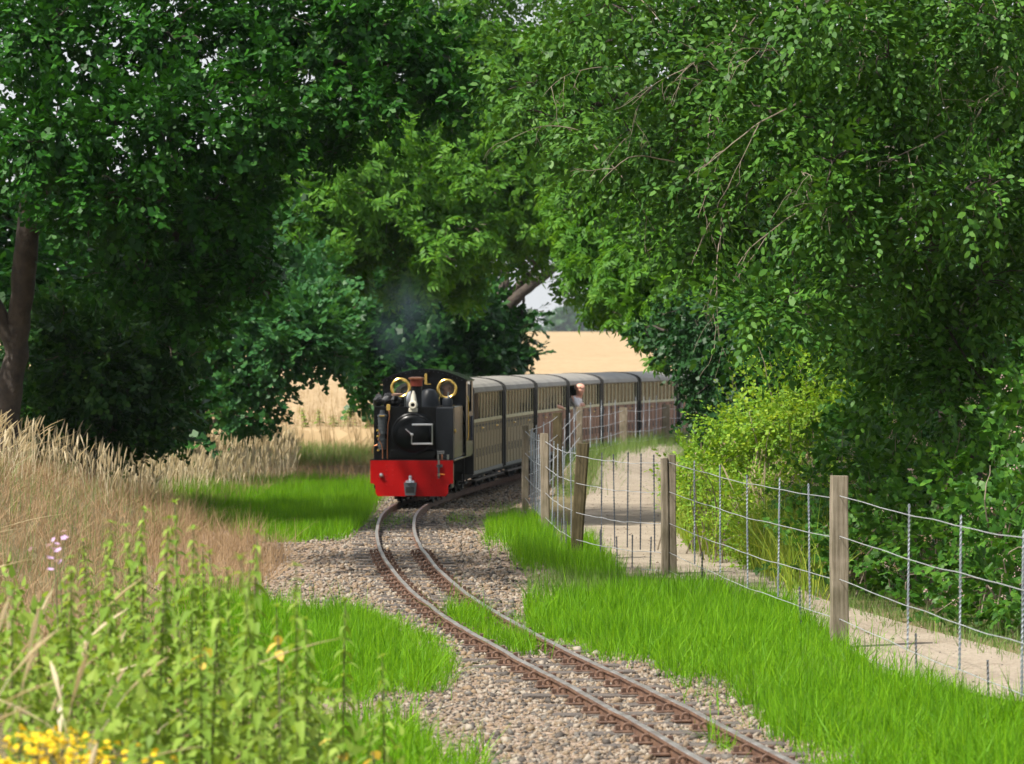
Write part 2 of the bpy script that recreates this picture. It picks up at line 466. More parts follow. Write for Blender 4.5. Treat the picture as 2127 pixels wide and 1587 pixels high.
def height(x, y):
    x = np.asarray(x, float); y = np.asarray(y, float)
    L = track_x(np.clip(y, 8, 115)) - x                       # distance to the left of the track
    hb = (.85 - .45*(1 - smooth(20, 40, y))) * (1 - smooth(45, 60, y)) + .10
    h = hb * smooth(2.0, 5.2, L) * (1 - smooth(95, 110, y))
    h = h + .28 * smooth(1.4, 3.6, L) * (1 - smooth(19, 27, y)) # near bank with the weeds
    R = -L                                                    # to the right
    h = h + .36 * smooth(.75, 1.3, R) * (1 - smooth(1.6, 3.4, R)) * smooth(60, 68, y) * (1 - smooth(92, 100, y))
    h = h + .5 * smooth(4.4, 7, R) * (1 - smooth(60, 90, y))
    h = h + np.clip((y - 100) / 320, 0, 1) * 4.2
    near = 1 - smooth(90, 120, y)
    h = h + near * smooth(2.0, 3.0, L) * (.03*np.sin(1.7*x + .6*y) + .025*np.sin(2.9*y - 1.1*x))
    return h

xs = np.concatenate([[-440, -300, -180, -90, -45, -25, -16, -12], np.arange(-10, 10.01, .2), [12, 16, 25, 45, 90, 180, 300, 440]])
ys = np.concatenate([[-60, -20, 0, 6], np.arange(9, 100, .3), [101, 103, 106, 110, 116, 125, 140, 160, 190, 230, 280, 340, 400, 420, 440, 520, 640, 800, 1100, 1700]])
gx, gy = np.meshgrid(xs, ys)
gz = height(gx, gy)
V = np.stack([gx, gy, gz], -1).reshape(-1, 3)
nx, ny = len(xs), len(ys)
ii = np.arange(nx*ny).reshape(ny, nx)
Fq = np.stack([ii[:-1,:-1], ii[:-1,1:], ii[1:,1:], ii[1:,:-1]], -1).reshape(-1, 4)
g = link_mesh('ground', np_mesh('ground', V, Fq), M['soil'], None, True)
tag(g, 'brown earth and old thatch under grass and weeds', kind='structure')

def sheet(name, rows, mat, dz, label):
    """rows: list of equally long point rows (x,y); draped on the terrain"""
    a = np.array(rows, float)
    nr, nc = a.shape[:2]
    z = height(a[...,0], a[...,1]) + (dz if np.isscalar(dz) else np.asarray(dz))
    V = np.concatenate([a, z[...,None]], -1).reshape(-1, 3)
    ii = np.arange(nr*nc).reshape(nr, nc)
    Fq = np.stack([ii[:-1,:-1], ii[:-1,1:], ii[1:,1:], ii[1:,:-1]], -1).reshape(-1, 4)
    o = link_mesh(name, np_mesh(name, V, Fq), mat, None, True)
    tag(o, label, kind='structure')
    return o

rows = []
offs = np.linspace(-1.9, 1.6, 22)
for y in np.arange(12, 112, .35):
    wl_ = 1 + .5 * math.exp(-((y-40)/7)**2)
    t = track_dir(y); nrm = np.array((t[1], -t[0]))
    c = np.array((track_x(y), y))
    rows.append([c + nrm * (o * (wl_ if o < 0 else 1) + .05*math.sin(3*y+o)) for o in offs])
sheet('ballast_bed', rows, M['ballast'], .016, 'brown flint ballast bed under the narrow gauge rails')

pl = [(2400,1500),(2127,1462),(1850,1405),(1760,1335),(1600,1245),(1450,1205),(1290,1200),(1205,1110),(1235,1020),(1300,970),(1380,952),(1480,938)]
pr = [(2400,1425),(2127,1375),(1900,1312),(1700,1250),(1560,1178),(1450,1150),(1430,1130),(1405,1060),(1400,1000),(1400,972),(1440,950),(1520,932)]
def resample(pts, n):
    p = np.array([on_ground(*q)[:2] for q in pts])
    s = np.concatenate([[0], np.cumsum(np.linalg.norm(np.diff(p, axis=0), axis=1))])
    t = np.linspace(0, s[-1], n)
    return np.stack([np.interp(t, s, p[:,0]), np.interp(t, s, p[:,1])], -1)
A, B = resample(pl, 110), resample(pr, 110)
rows = [[a + (b_ - a) * u for u in np.linspace(-.06, 1.08, 9)] for a, b_ in zip(A, B)]
sheet('footpath', rows, M['sand'], .02, 'pale sandy footpath beside the wire fence')

fx = np.concatenate([[-420, -150, -60, -30], np.arange(-22, 30, 1.5), [45, 90, 200, 420]])
fy = np.concatenate([[82.0, 82.25], np.arange(83.5, 150, 1.5), np.arange(150, 425, 9)])
rows = [[(min(x, (float(track_x(y)) - 3.5 if y < 103 else 1e9)) - (.0 if x < 20 else 0), y) for x in np.where(fx > 20, 20 + (fx-20), fx)] for y in fy]
sheet('wheat_field', rows, M['stubble'], np.concatenate([np.full((1, len(fx)), -.1), np.full((len(fy)-1, len(fx)), .52)]), 'ripe golden wheat field rising to the skyline')

# ------------------------------------------------------------------ leaf sprays
def rot_frames(axis, up, roll=None):
    y = axis / np.linalg.norm(axis, axis=1, keepdims=True)
    x = np.cross(y, up)
    nx_ = np.linalg.norm(x, axis=1, keepdims=True)
    x = np.where(nx_ < 1e-4, np.array((1., 0, 0)), x / np.maximum(nx_, 1e-6))
    z = np.cross(x, y)
    if roll is not None:
        c, s = np.cos(roll)[:, None], np.sin(roll)[:, None]
        x, z = x*c + z*s, z*c - x*s
    return np.stack([x, y, z], -1)

def leaf_half(outline, l, w, fold, curl, mid=.5):
    """two n-gons sharing the midrib; outline = [(x in half widths, y in lengths)...] from base to tip"""
    right = [(x*w/2, y*l, fold*x*w/2 - curl*y*y*l) for x, y in outline]
    left = [(-x, y, z) for x, y, z in right]
    base, tip, m_ = (0, 0, 0), (0, l, -curl*l), (0, mid*l, -curl*mid*mid*l)
    k = len(outline)
    v = [base, tip, m_] + right + left
    f = [[0] + list(range(3, 3+k)) + [1, 2], [2, 1] + list(range(2+2*k, 2+k, -1)) + [0]]
    return np.array(v), np.array(f)

def leaf_flat(outline, l, w, fold, curl):
    """one n-gon blade, edges lifted by fold, tip lowered by curl"""
    right = [(x*w/2, y*l, fold*x*w/2 - curl*y*y*l) for x, y in outline]
    left = [(-x, y, z) for x, y, z in right[::-1]]
    v = [(0, 0, 0)] + right + [(0, l, -curl*l)] + left
    return np.array(v), np.array([list(range(len(v)))])

OAK3 = [(.55,.25),(.38,.40),(1.0,.72)]
HEX = [(.85,.3),(.85,.68)]
OAK = [(.35,.18),(.55,.30),(.32,.38),(.95,.58),(.52,.68),(.72,.86),(.3,.95)]
OVAL = [(.75,.25),(1,.55),(.6,.85)]
KITE = [(1,.45)]
PALM = [(.45,.05),(1.0,.35),(.5,.45),(.85,.8),(.3,.72)]

def compose(items):
    """items: list of (verts, faces, R(3x3), pos) -> one template"""
    vs, fs, o = [], [], 0
    for v, f, R, p in items:
        vs.append(v @ np.asarray(R).T + p); fs.append(f + o); o += len(v)
    return np.concatenate(vs), np.concatenate(fs)

def Rm(ax, ay, az):
    return np.array(Matrix.Rotation(az, 3, 'Z') @ Matrix.Rotation(ay, 3, 'Y') @ Matrix.Rotation(ax, 3, 'X'))

def spray_alternate(leaf, n, length, ang=.9, r=None, up=.25, end=True, jit=.35):
    """twig along y with leaves left and right"""
    r = r or random
    it = []
    for i in range(n):
        t = (i + .6) / n
        side = 1 if i % 2 else -1
        a = side * ang * (1.1 - .5*t) + r.uniform(-jit, jit)
        s = (1.05 - .35*t) * r.uniform(.8, 1.15)
        it.append((leaf[0]*s, leaf[1], Rm(r.uniform(-.5, .35) + up, r.uniform(-.6, .6), -a), (0, t*length, r.uniform(-.01, .02))))
    if end:
        it.append((leaf[0]*.8, leaf[1], Rm(r.uniform(-.4, .3), r.uniform(-.5, .5), r.uniform(-.3, .3)), (0, length, 0)))
    return compose(it)

def spray_rosette(leaf, n, r=None):
    r = r or random
    it = []
    for i in range(n):
        a = 2*math.pi*i/n*1.0 + r.uniform(-.4, .4)
        it.append((leaf[0]*r.uniform(.75, 1.15), leaf[1], Rm(r.uniform(-.35, .5), r.uniform(-.5, .5), a), (0, .05*r.random(), r.uniform(-.02, .03))))
    return compose(it)

def pinnate(leaflet, pairs, length):
    it = []
    for i in range(pairs):
        t = (i+1)/(pairs+.5)
        for s in (-1, 1):
            it.append((leaflet[0], leaflet[1], Rm(-.15, random.uniform(-.4, .4), -s*1.05), (0, t*length, -.25*t*t*length)))
    it.append((leaflet[0], leaflet[1], Rm(-.4, 0, 0), (0, length, -.25*length)))
    return compose(it)

def spray_ash(n=5, length=.16):
    lf = leaf_flat(KITE, .112, .042, .15, .15)
    it = []
    for i in range(n):
        p = pinnate(lf, 3, length*random.uniform(.85, 1.15))
        it.append((p[0], p[1], Rm(random.uniform(-.7, .2), random.uniform(-.4, .4), 2*math.pi*i/n + random.uniform(-.4, .4)), (0, .04*random.random(), 0)))
    return compose(it)

def tmpl(kind):
    if kind == 'oak':
        lf = leaf_flat(OAK3, .125, .085, .18, .12)
        return [spray_rosette(lf, 6) for _ in range(3)] + [spray_alternate(lf, 7, .2) for _ in range(3)]
    if kind == 'oak_far':
        lf = leaf_flat(OAK3, .17, .14, .15, .1)
        return [spray_rosette(lf, 5) for _ in range(3)] + [spray_alternate(lf, 6, .3) for _ in range(2)]
    if kind == 'sallow':
        lf = leaf_flat(HEX, .084, .048, .25, .15)
        return [spray_alternate(lf, n, .05*n) for n in (6, 7, 8, 9)]
    if kind == 'ash':
        return [spray_ash() for _ in range(5)]
    if kind == 'maple':
        lf = leaf_flat(OAK3, .10, .10, .15, .12)
        return [spray_alternate(lf, 8, .28) for _ in range(3)] + [spray_rosette(lf, 6) for _ in range(2)]
    if kind == 'ivy':
        lf = leaf_flat(OAK3, .085, .085, .1, .2)
        return [spray_alternate(lf, 8, .22, up=-.5) for _ in range(4)]
    if kind == 'bramble':
        lf = leaf_flat(HEX, .066, .050, .2, .15)
        tri = compose([(lf[0], lf[1], Rm(0, 0, a), (0, .02, 0)) for a in (-1.1, 0, 1.1)])
        return [spray_alternate(tri, 5, .3, ang=1.0) for _ in range(4)]
    if kind == 'small':
        lf = leaf_flat(KITE, .050, .034, .2, .1)
        return [spray_alternate(lf, 10, .26, ang=1.0) for _ in range(4)]
    if kind == 'far':
        lf = leaf_flat(KITE, .6, .5, .1, .1)
        return [spray_rosette(lf, 6) for _ in range(3)]

def place_sprays(name, templates, pos, axis, scale, mat, parent, rs, rollj=.6, up=(0, 0, 1)):
    vs, fs, o = [], [], 0
    which = rs.integers(0, len(templates), len(pos))
    upv = np.tile(np.array(up, float), (len(pos), 1)) + rs.normal(0, .25, (len(pos), 3))
    R = rot_frames(axis, upv, rs.normal(0, rollj, len(pos)))
    for k, (tv, tf) in enumerate(templates):
        sel = np.nonzero(which == k)[0]
        if not len(sel): continue
        P_ = np.einsum('nij,vj->nvi', R[sel], tv) * scale[sel][:, None, None] + pos[sel][:, None, :]
        off = o + np.arange(len(sel))[:, None, None]*len(tv)
        vs.append(P_.reshape(-1, 3)); fs.append((tf[None] + off).reshape(-1, tf.shape[1]))
        o += len(sel)*len(tv)
    if not vs: return None
    return link_mesh(name, np_mesh(name, np.concatenate(vs), np.concatenate(fs)), mat, parent)

def lobe_points(lobes, per_m2, rs, shell=.55, flat=1.0, droop=.2):
    """lobes: (px,py,d,rx_px,ry_px,rdepth_m[,density]) -> positions and growth directions"""
    P_, A_, C_ = [], [], []
    for lb in lobes:
        px, py, d, rx, ry, rd = lb[:6]
        dens = lb[6] if len(lb) > 6 else 1.0
        c = at(px, py, d); k = d / F_PX
        rad = np.array((rx*k, rd, ry*k))
        n = max(6, int(per_m2 * dens * 4 * (rad[0]*rad[2] + rad[0]*rad[1]*.5 + rad[1]*rad[2]*.5)))
        u = rs.normal(size=(n, 3)); u /= np.linalg.norm(u, axis=1, keepdims=True)
        # lumpy outline: radius swings with direction
        ph = rs.uniform(0, 6.28, 6)
        lump = 1 + .16*np.sin(4*u[:,0]+ph[0]) * np.sin(4*u[:,2]+ph[1]) + .14*np.sin(7*u[:,0]+5*u[:,1]+ph[2]) + .10*np.sin(9*u[:,2]-6*u[:,1]+ph[3])
        r_ = rs.random(n)**shell * lump
        P_.append(c + u*rad*r_[:, None])
        a = u + rs.normal(0, .45, (n, 3)); a[:,2] -= droop
        A_.append(a); C_.append(np.tile(c, (n, 1)))
    return np.concatenate(P_), np.concatenate(A_), np.concatenate(C_)

def limb(mb, pts, r0, r1, n=8, wob=.05, seg=6, rr=random):
    """smooth, slightly crooked limb through pts"""
    pts = [np.array(p, float) for p in pts]
    out = []
    for i in range(len(pts)-1):
        p0 = pts[max(i-1, 0)]; p1 = pts[i]; p2 = pts[i+1]; p3 = pts[min(i+2, len(pts)-1)]
        for s in range(seg):
            t = s/seg
            q = .5*((2*p1) + (-p0+p2)*t + (2*p0-5*p1+4*p2-p3)*t*t + (-p0+3*p1-3*p2+p3)*t**3)
            out.append(q)
    out.append(pts[-1])
    N = len(out)
    L = np.linalg.norm(pts[-1]-pts[0])
    out = [q + np.array([rr.gauss(0, wob*L/N) for _ in range(3)]) * (0 if i in (0,) else 1) for i, q in enumerate(out)]
    rs_ = [r0 + (r1-r0)*(i/(N-1))**.8 for i in range(N)]
    rs_ = [q*(1+rr.uniform(-.08, .08)) for q in rs_]
    mb.tube(out, rs_, n)
    return out

def make_tree(name, label, cat, lobes, kind, mat, trunk, per_m2=28, scale=(.85, 1.2), bark='bark', seed=1, droop=.2, shell=.55, limbs=True, group=None,
              sub=5, limb_r=.05, extra_twigs=None, crown_name='crown', trunk_name='trunk', rollj=.6, from_frac=(.35, .95)):
    """trunk: list of stems, each ([(px,py,d)...], r0, r1)"""
    rs = np.random.default_rng(seed); rr = random.Random(seed)
    base = at(*trunk[0][0][0]) if trunk else at(lobes[0][0], lobes[0][1], lobes[0][2])
    bz = float(height(base[0], base[1])) - .02
    root = empty(name, (base[0], base[1], bz))
    tag(root, label, cat, group)
    off = np.array((base[0], base[1], bz))
    mb = MB()
    stems = []
    for pts, r0, r1 in trunk:
        w = [at(*p) - off for p in pts]
        one = MB()
        stems.append(limb(one, w, r0, r1, 10, .05, 7, rr))
        auto_smooth(one.build(trunk_name if pts[0][1] > 840 or len(trunk) == 1 else 'limb', M[bark], root), 60)
    tips = []
    for lb in lobes:
        c = at(lb[0], lb[1], lb[2]) - off
        k = lb[2]/F_PX
        if limbs and stems and len(lb) < 7:
            st = min(stems, key=lambda s: min(np.linalg.norm(q-c) for q in s))
            i0, i1 = int(len(st)*from_frac[0]), max(int(len(st)*from_frac[1]), 1)
            cand = st[i0:i1] or st
            s0 = min(cand, key=lambda q: np.linalg.norm(q-c) + .6*max(0, q[2]-c[2]))
            mid = (s0+c)/2 + np.array((0, 0, .12*np.linalg.norm(c-s0)))
            limb(mb, [s0, mid, c], limb_r, limb_r*.35, 6, .1, 4, rr)
        if sub:
            for _ in range(sub):
                u = rs.normal(size=3); u /= np.linalg.norm(u)
                e = c + u*np.array((lb[3]*k, lb[5], lb[4]*k))*.92
                m_ = (c+e)/2 + rs.normal(0, .06, 3)
                limb(mb, [c, m_, e], limb_r*.34, .006, 5, .12, 3, rr)
    if mb.v:
        o = mb.build('branches', M[bark], root); o['kind'] = 'stuff'
        auto_smooth(o, 60)
    P_, A_, _ = lobe_points(lobes, per_m2, rs, shell, droop=droop)
    gzz = height(P_[:,0], P_[:,1]) + .05
    keep = P_[:,2] > gzz
    P_, A_ = P_[keep], A_[keep]
    sc = rs.uniform(scale[0], scale[1], len(P_))
    place_sprays(crown_name, tmpl(kind), P_ - off, A_, sc, mat, root, rs, rollj)
    if extra_twigs:
        extra_twigs(root, off, rs, rr)
    return root

# ---- the overhanging oak on the left
oak_lobes = [(90,70,48,190,130,1.5),(330,60,48.5,180,120,1.5),(560,50,49,170,110,1.4),(760,50,49,150,85,1.2),(890,120,49,110,85,1.0),(930,200,49,70,70,.8),
             (760,200,48.5,120,100,1.2),(560,220,48,170,120,1.4),(330,250,47,180,140,1.5),(100,280,47,170,140,1.4),(210,410,47,180,110,1.4),
             (420,420,48,160,110,1.3),(520,350,49,90,90,1.0),(700,290,49,70,55,.8),(300,560,48.5,170,90,1.2),(470,520,49,110,90,1.0),(530,590,49,45,45,.6),(390,640,49,90,60,.9),
             (250,-190,49.5,420,190,2.4,.45),(700,-170,50,330,160,2.2,.45),(-190,80,49,230,330,2.2,.45),(-150,480,49,140,200,1.6,.5),(250,-480,50.5,500,200,3.0,.3),
             (63,-552,36,330,220,1.7,.6),(-200,-695,38,340,230,1.8,.6),(357,-628,34,300,220,1.6,.5)]  # last row: unseen lobes added overhead to cast shade on the ballast
make_tree('oak_tree', 'dark spreading oak with a long branch reaching out over the track', 'tree', oak_lobes, 'oak', M['leaf_oak'],
          [([(5,985,49),(15,860,49),(38,680,49),(62,430,48.6),(85,250,48.4),(120,30,48.8),(180,-250,49.5)], .21, .08),
           ([(30,720,49),(-60,520,49),(-160,300,49)], .13, .05),
           ([(80,280,48.4),(300,200,48.5),(600,140,48.8),(850,130,49)], .12, .03),
           ([(62,430,48.6),(150,330,48.2),(260,240,47.6)], .09, .04),
           ([(150,420,48.6),(330,470,48.6),(430,560,48.8),(560,610,49)], .05, .02)],
          per_m2=54, seed=11, limb_r=.045, bark='bark_dark')

# ---- understorey shrub at the foot of the oak
make_tree('elder_shrub', 'leafy understorey shrub filling the shade beneath the oak', 'shrub',
          [(170,740,51,150,120,1.0),(90,860,51,90,90,.8),(260,690,52,130,90,1.0),(290,830,52,110,80,.9),(180,880,51.5,100,70,.8),(350,720,52,80,70,.8),(120,680,51,90,80,.8),(330,620,53,130,80,1.0),(230,920,51.5,80,50,.6),(330,890,52,60,50,.6),(-60,800,52,120,150,1.0,.6)],
          'maple', M['leaf_elder'], [([(190,960,52),(200,850,52),(230,700,52)], .06, .03), ([(215,960,52),(260,830,52),(320,700,52)], .05, .025), ([(180,960,52),(150,840,52),(120,720,52)], .05, .02)],
          per_m2=58, seed=12, limb_r=.02, sub=3)

# ---- multi-stemmed maple in the middle left
make_tree('field_maple', 'blue green bushy maple with forked stems at the wheat edge', 'tree',
          [(560,690,70,140,110,1.9),(635,685,70,88,72,1.6),(470,640,71,140,90,1.9),(515,800,70,80,55,1.4),(430,780,71.5,80,100,1.5),(660,640,71,85,80,1.6),(530,590,72,130,80,1.9),(700,740,70.5,35,40,.9),(500,860,70,75,45,1.2),(350,700,72,90,130,1.6),(390,580,73,110,80,1.7),(640,570,73,80,60,1.4)],
          'maple', M['leaf_maple'], [([(395,905,71),(400,850,71),(430,760,71),(437,690,71),(470,600,71.5)], .16, .08), ([(385,905,71),(372,830,71),(350,740,72)], .10, .05), ([(410,905,71),(520,820,70.5),(580,740,70)], .08, .04)],
          per_m2=36, scale=(1.1,1.6), seed=13, limb_r=.05)

# ---- light green ash with hanging foliage behind the oak
make_tree('ash_tree', 'bright yellow green ash with drooping sprays above the locomotive', 'tree',
          [(620,500,76,100,120,1.8),(700,430,76,120,110,1.9),(820,430,77,120,120,1.9),(940,390,78,130,120,2.0),(1070,350,78,130,130,2.0),(900,530,76,75,80,1.4),(730,530,77,60,80,1.3),(960,600,78,45,50,1.0),(1040,450,79,100,70,1.7),
           (640,300,77,150,90,1.9),(850,270,79,170,110,2.2),(1090,180,79,180,130,2.3),(930,70,80,220,110,2.3),(1170,330,78,90,130,1.7),(560,400,76,90,90,1.6),(700,120,80,180,120,2.2,.6),(1010,-130,80,380,150,2.8,.4),(1230,80,79,140,120,2.0,.7),(1090,450,78,70,60,1.3),(780,340,77,120,80,1.8),(600,600,77,60,60,1.2),(990,480,77,90,70,1.5),(660,560,77.5,80,70,1.4),(1130,480,79,60,45,1.2),(1000,250,79,150,110,2.0),(1180,210,79,110,120,1.8),(850,570,77,50,50,1.0),(1110,545,79,50,35,1.0,.22),(1180,580,78,40,60,1.0,.35)],
          'ash', M['leaf_ash'], [([(900,905,91),(895,760,91),(890,560,88),(930,380,83),(980,150,80.5)], .20, .08), ([(890,540,87),(800,470,81),(700,400,77)], .09, .04), ([(925,420,84),(1040,350,80),(1130,300,78)], .08, .03)],
          per_m2=13, scale=(1.3,1.8), seed=14, droop=.9, limb_r=.045, bark='bark')

# ---- dark oak at the field edge, its limbs against the sky
make_tree('hedgerow_oak', 'dark round oak with bare limbs showing against the white sky', 'tree',
          [(890,690,86,130,85,2.4),(820,640,87,90,90,2.0),(960,640,86,85,80,1.9),(1010,740,86,80,40,1.8),(850,770,85,110,60,1.9),(760,800,84,22,50,.9),(1090,745,86,20,18,.8),(880,590,88,110,60,2.1),(1000,585,88,35,50,1.0),(1100,520,88,45,22,1.0),(940,800,85,120,55,1.9),(740,720,85,45,60,1.4),(1000,690,87,70,50,1.6),(1060,700,87,40,25,1.0),(1085,660,88,35,18,.8),(800,560,89,80,60,1.8)],
          'oak_far', M['leaf_dark'], [([(940,905,87),(950,800,87),(965,720,87),(1030,668,87),(1080,612,87),(1140,566,87.5),(1190,520,88),(1240,440,88)], .28, .04), ([(985,705,87),(1045,600,87.5),(1042,540,88),(1050,480,88),(1065,400,88)], .16, .04), ([(1050,620,87.5),(1090,580,88),(1130,540,88),(1160,480,88)], .12, .03), ([(950,800,87),(900,720,87),(860,620,88)], .22, .08)],
          per_m2=30, scale=(1.0,1.5), seed=15, limb_r=.06, bark='bark_dark')

# ---- ash on the right of the line
make_tree('roadside_ash', 'light green ash overhanging the carriages beside the footpath', 'tree',
          [(1200,510,64,45,75,1.1),(1255,600,64,55,75,1.1),(1330,560,63,105,100,1.4),(1270,440,64,110,100,1.4),(1420,480,62,130,120,1.6),(1500,600,60,140,100,1.6),(1350,660,62,85,55,1.2),(1335,690,63,32,18,.7),(1200,420,65,80,70,1.2),(1400,330,64,180,110,1.8),(1270,250,66,130,110,1.6),(1620,520,62,140,120,1.7),(1365,745,61,14,14,.4)],
          'ash', M['leaf_ash'], [([(1530,960,62),(1515,820,62),(1460,640,62.5),(1400,450,63),(1350,250,64)], .17, .07), ([(1455,650,62.5),(1330,560,63),(1240,560,64)], .07, .03)],
          per_m2=24, scale=(1.05,1.5), seed=16, droop=.7, limb_r=.04)

# ---- ivy-clad dark mass beside the path
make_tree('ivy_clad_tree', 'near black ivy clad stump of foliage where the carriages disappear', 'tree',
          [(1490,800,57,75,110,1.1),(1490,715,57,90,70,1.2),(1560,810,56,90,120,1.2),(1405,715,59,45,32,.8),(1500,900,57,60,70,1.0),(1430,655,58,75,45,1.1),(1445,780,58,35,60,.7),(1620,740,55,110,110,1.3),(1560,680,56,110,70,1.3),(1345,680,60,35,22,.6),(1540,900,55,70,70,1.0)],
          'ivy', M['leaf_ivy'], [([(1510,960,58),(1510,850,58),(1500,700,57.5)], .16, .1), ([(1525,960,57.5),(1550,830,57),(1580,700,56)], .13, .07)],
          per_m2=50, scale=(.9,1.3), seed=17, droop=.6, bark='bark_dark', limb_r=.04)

# ---- big sallow on the right
sal = []
_r = random.Random(5)
for py in range(-120, 700, 120):
    for px in range(1130, 2330, 150):
        x_, y_ = px + _r.uniform(-45, 45), py + _r.uniform(-40, 40)
        if x_ < 1180 and (y_ > 330 or y_ < 0): continue
        if x_ < 1330 and y_ > 430: continue
        if x_ < 1560 and y_ > 560: continue
        d_ = 33.5 + max(0, (1700 - x_)) * .006 + _r.uniform(-1.3, 2.0)
        sal.append((x_, y_, d_, 105*_r.uniform(.8, 1.15), 85*_r.uniform(.8, 1.15), .62*_r.uniform(.8, 1.2), 1.0 if py >= 0 else .7))
sal += [(1950,700,34.8,110,90,.6),(2060,760,34.2,110,100,.6),(1870,740,35.3,100,70,.6),(2110,880,33.6,90,90,.5),(1960,830,34.8,90,70,.5),(1800,660,36,110,70,.6),(1700,-330,35,500,150,2.0,.3),(2150,-300,35,350,200,2.0,.3),(1250,-260,37,260,120,1.6,.35),(2330,300,34,150,350,1.5,.4)]
def sallow_twigs(root, off, rs, rr):
    """long drooping shoots, forked, starting inside the crown"""
    mb = MB()
    def shoot(p, dr, L, r0, depth):
        pts = [p]; k = 5
        for q in range(k):
            dr = dr + rs.normal(0, .16, 3) + np.array((0, 0, -.16)); dr /= np.linalg.norm(dr)
            pts.append(pts[-1] + dr*L/k)
        limb(mb, pts, r0, max(.0014, r0*.3), 5, .02, 2, rr)
        if depth:
            for q in (2, 3, 4):
                if rr.random() < .75:
                    d2 = dr + rs.normal(0, .45, 3)
                    shoot(pts[q], d2/np.linalg.norm(d2), L*rr.uniform(.3, .55), r0*.55, depth-1)
    for i in range(64):
        px, py = rr.uniform(1200, 2150), rr.uniform(-120, 480)
        if px < 1400 and py > 330: continue
        p = at(px, py, 33.0 + max(0, 1700-px)*.006 + rr.uniform(-.5, 1.2)) - off
        dr = np.array((rr.uniform(-.8, .3), rr.uniform(-.9, -.1), rr.uniform(-.6, .5)))
        shoot(p, dr/np.linalg.norm(dr), rr.uniform(.5, 1.3), rr.uniform(.004, .0095), 2)
    mb.build('bare_twigs', M['twig'], root)['kind'] = 'stuff'
make_tree('sallow_tree', 'large sallow with broad leaves and bare grey twigs overhanging the footpath', 'tree', sal, 'sallow', M['leaf_sallow'],
          [([(1985,1130,36.6),(1975,900,36.6),(1965,640,36.4),(1945,480,36),(1900,250,36),(1850,-100,36)], .13, .07),
           ([(2020,1130,36.8),(2035,850,36.8),(2015,600,36.5),(2060,350,36),(2120,0,36)], .11, .06),
           ([(1950,500,36),(1800,340,36),(1600,230,36.5),(1350,190,37),(1180,240,37.5)], .08, .025),
           ([(1905,270,36),(1740,130,36),(1560,40,36.5)], .07, .03),
           ([(1970,620,36),(1840,560,35.5),(1700,560,35)], .05, .02)],
          per_m2=84, seed=18, limb_r=.022, sub=5, scale=(.85, 1.35), extra_twigs=sallow_twigs, bark='bark_dark')

# ---- dark thicket trees behind the sallow
make_tree('hawthorn_thicket', 'dense dark hawthorn standing behind the sallow and brambles', 'tree',
          [(1680,640,44,150,110,1.2),(1830,700,42,140,120,1.2),(1980,760,41,150,140,1.2),(2120,700,40,140,180,1.2),(1700,420,47,200,150,1.5),(1950,420,46,220,170,1.5),(2160,380,45,170,200,1.5),(1550,300,50,200,160,1.6),(1800,150,50,260,170,1.8),(2080,120,49,240,180,1.8),(1720,760,43,110,80,1.0),(1900,880,40,130,100,1.0),(2080,920,38,130,120,1.0),(1480,100,54,200,160,1.8,.8)],
          'small', M['leaf_dark'], [([(1960,1100,42),(1930,850,42.5),(1900,600,43),(1850,300,45)], .13, .06), ([(2090,1080,41),(2100,800,41),(2110,500,43)], .10, .05), ([(1760,1050,45),(1720,800,45),(1700,560,46)], .09, .05)],
          per_m2=62, scale=(1.5,2.4), seed=19, limb_r=.03, bark='bark_dark')

# ---- hedge behind the oak and thicket behind the brambles
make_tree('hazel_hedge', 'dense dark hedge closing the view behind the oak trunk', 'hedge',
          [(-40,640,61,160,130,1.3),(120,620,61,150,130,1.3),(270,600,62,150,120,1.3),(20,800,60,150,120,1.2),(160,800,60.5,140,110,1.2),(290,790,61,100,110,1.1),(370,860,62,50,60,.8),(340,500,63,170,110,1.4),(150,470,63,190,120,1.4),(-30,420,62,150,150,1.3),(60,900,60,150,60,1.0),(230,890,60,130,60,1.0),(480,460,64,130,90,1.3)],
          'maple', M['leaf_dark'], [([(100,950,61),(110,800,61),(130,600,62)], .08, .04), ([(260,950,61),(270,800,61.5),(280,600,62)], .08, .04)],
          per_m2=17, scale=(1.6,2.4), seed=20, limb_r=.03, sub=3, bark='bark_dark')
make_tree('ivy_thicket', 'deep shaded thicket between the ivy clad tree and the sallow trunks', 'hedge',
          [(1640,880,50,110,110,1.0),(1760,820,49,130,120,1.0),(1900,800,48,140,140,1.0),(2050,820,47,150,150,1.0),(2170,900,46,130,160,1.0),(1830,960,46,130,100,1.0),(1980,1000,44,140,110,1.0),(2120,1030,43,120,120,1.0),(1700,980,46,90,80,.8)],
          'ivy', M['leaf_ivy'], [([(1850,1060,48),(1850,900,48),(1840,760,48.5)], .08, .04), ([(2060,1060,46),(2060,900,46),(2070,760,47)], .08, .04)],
          per_m2=24, scale=(1.3,1.9), seed=22, limb_r=.03, sub=3, bark='bark_dark')

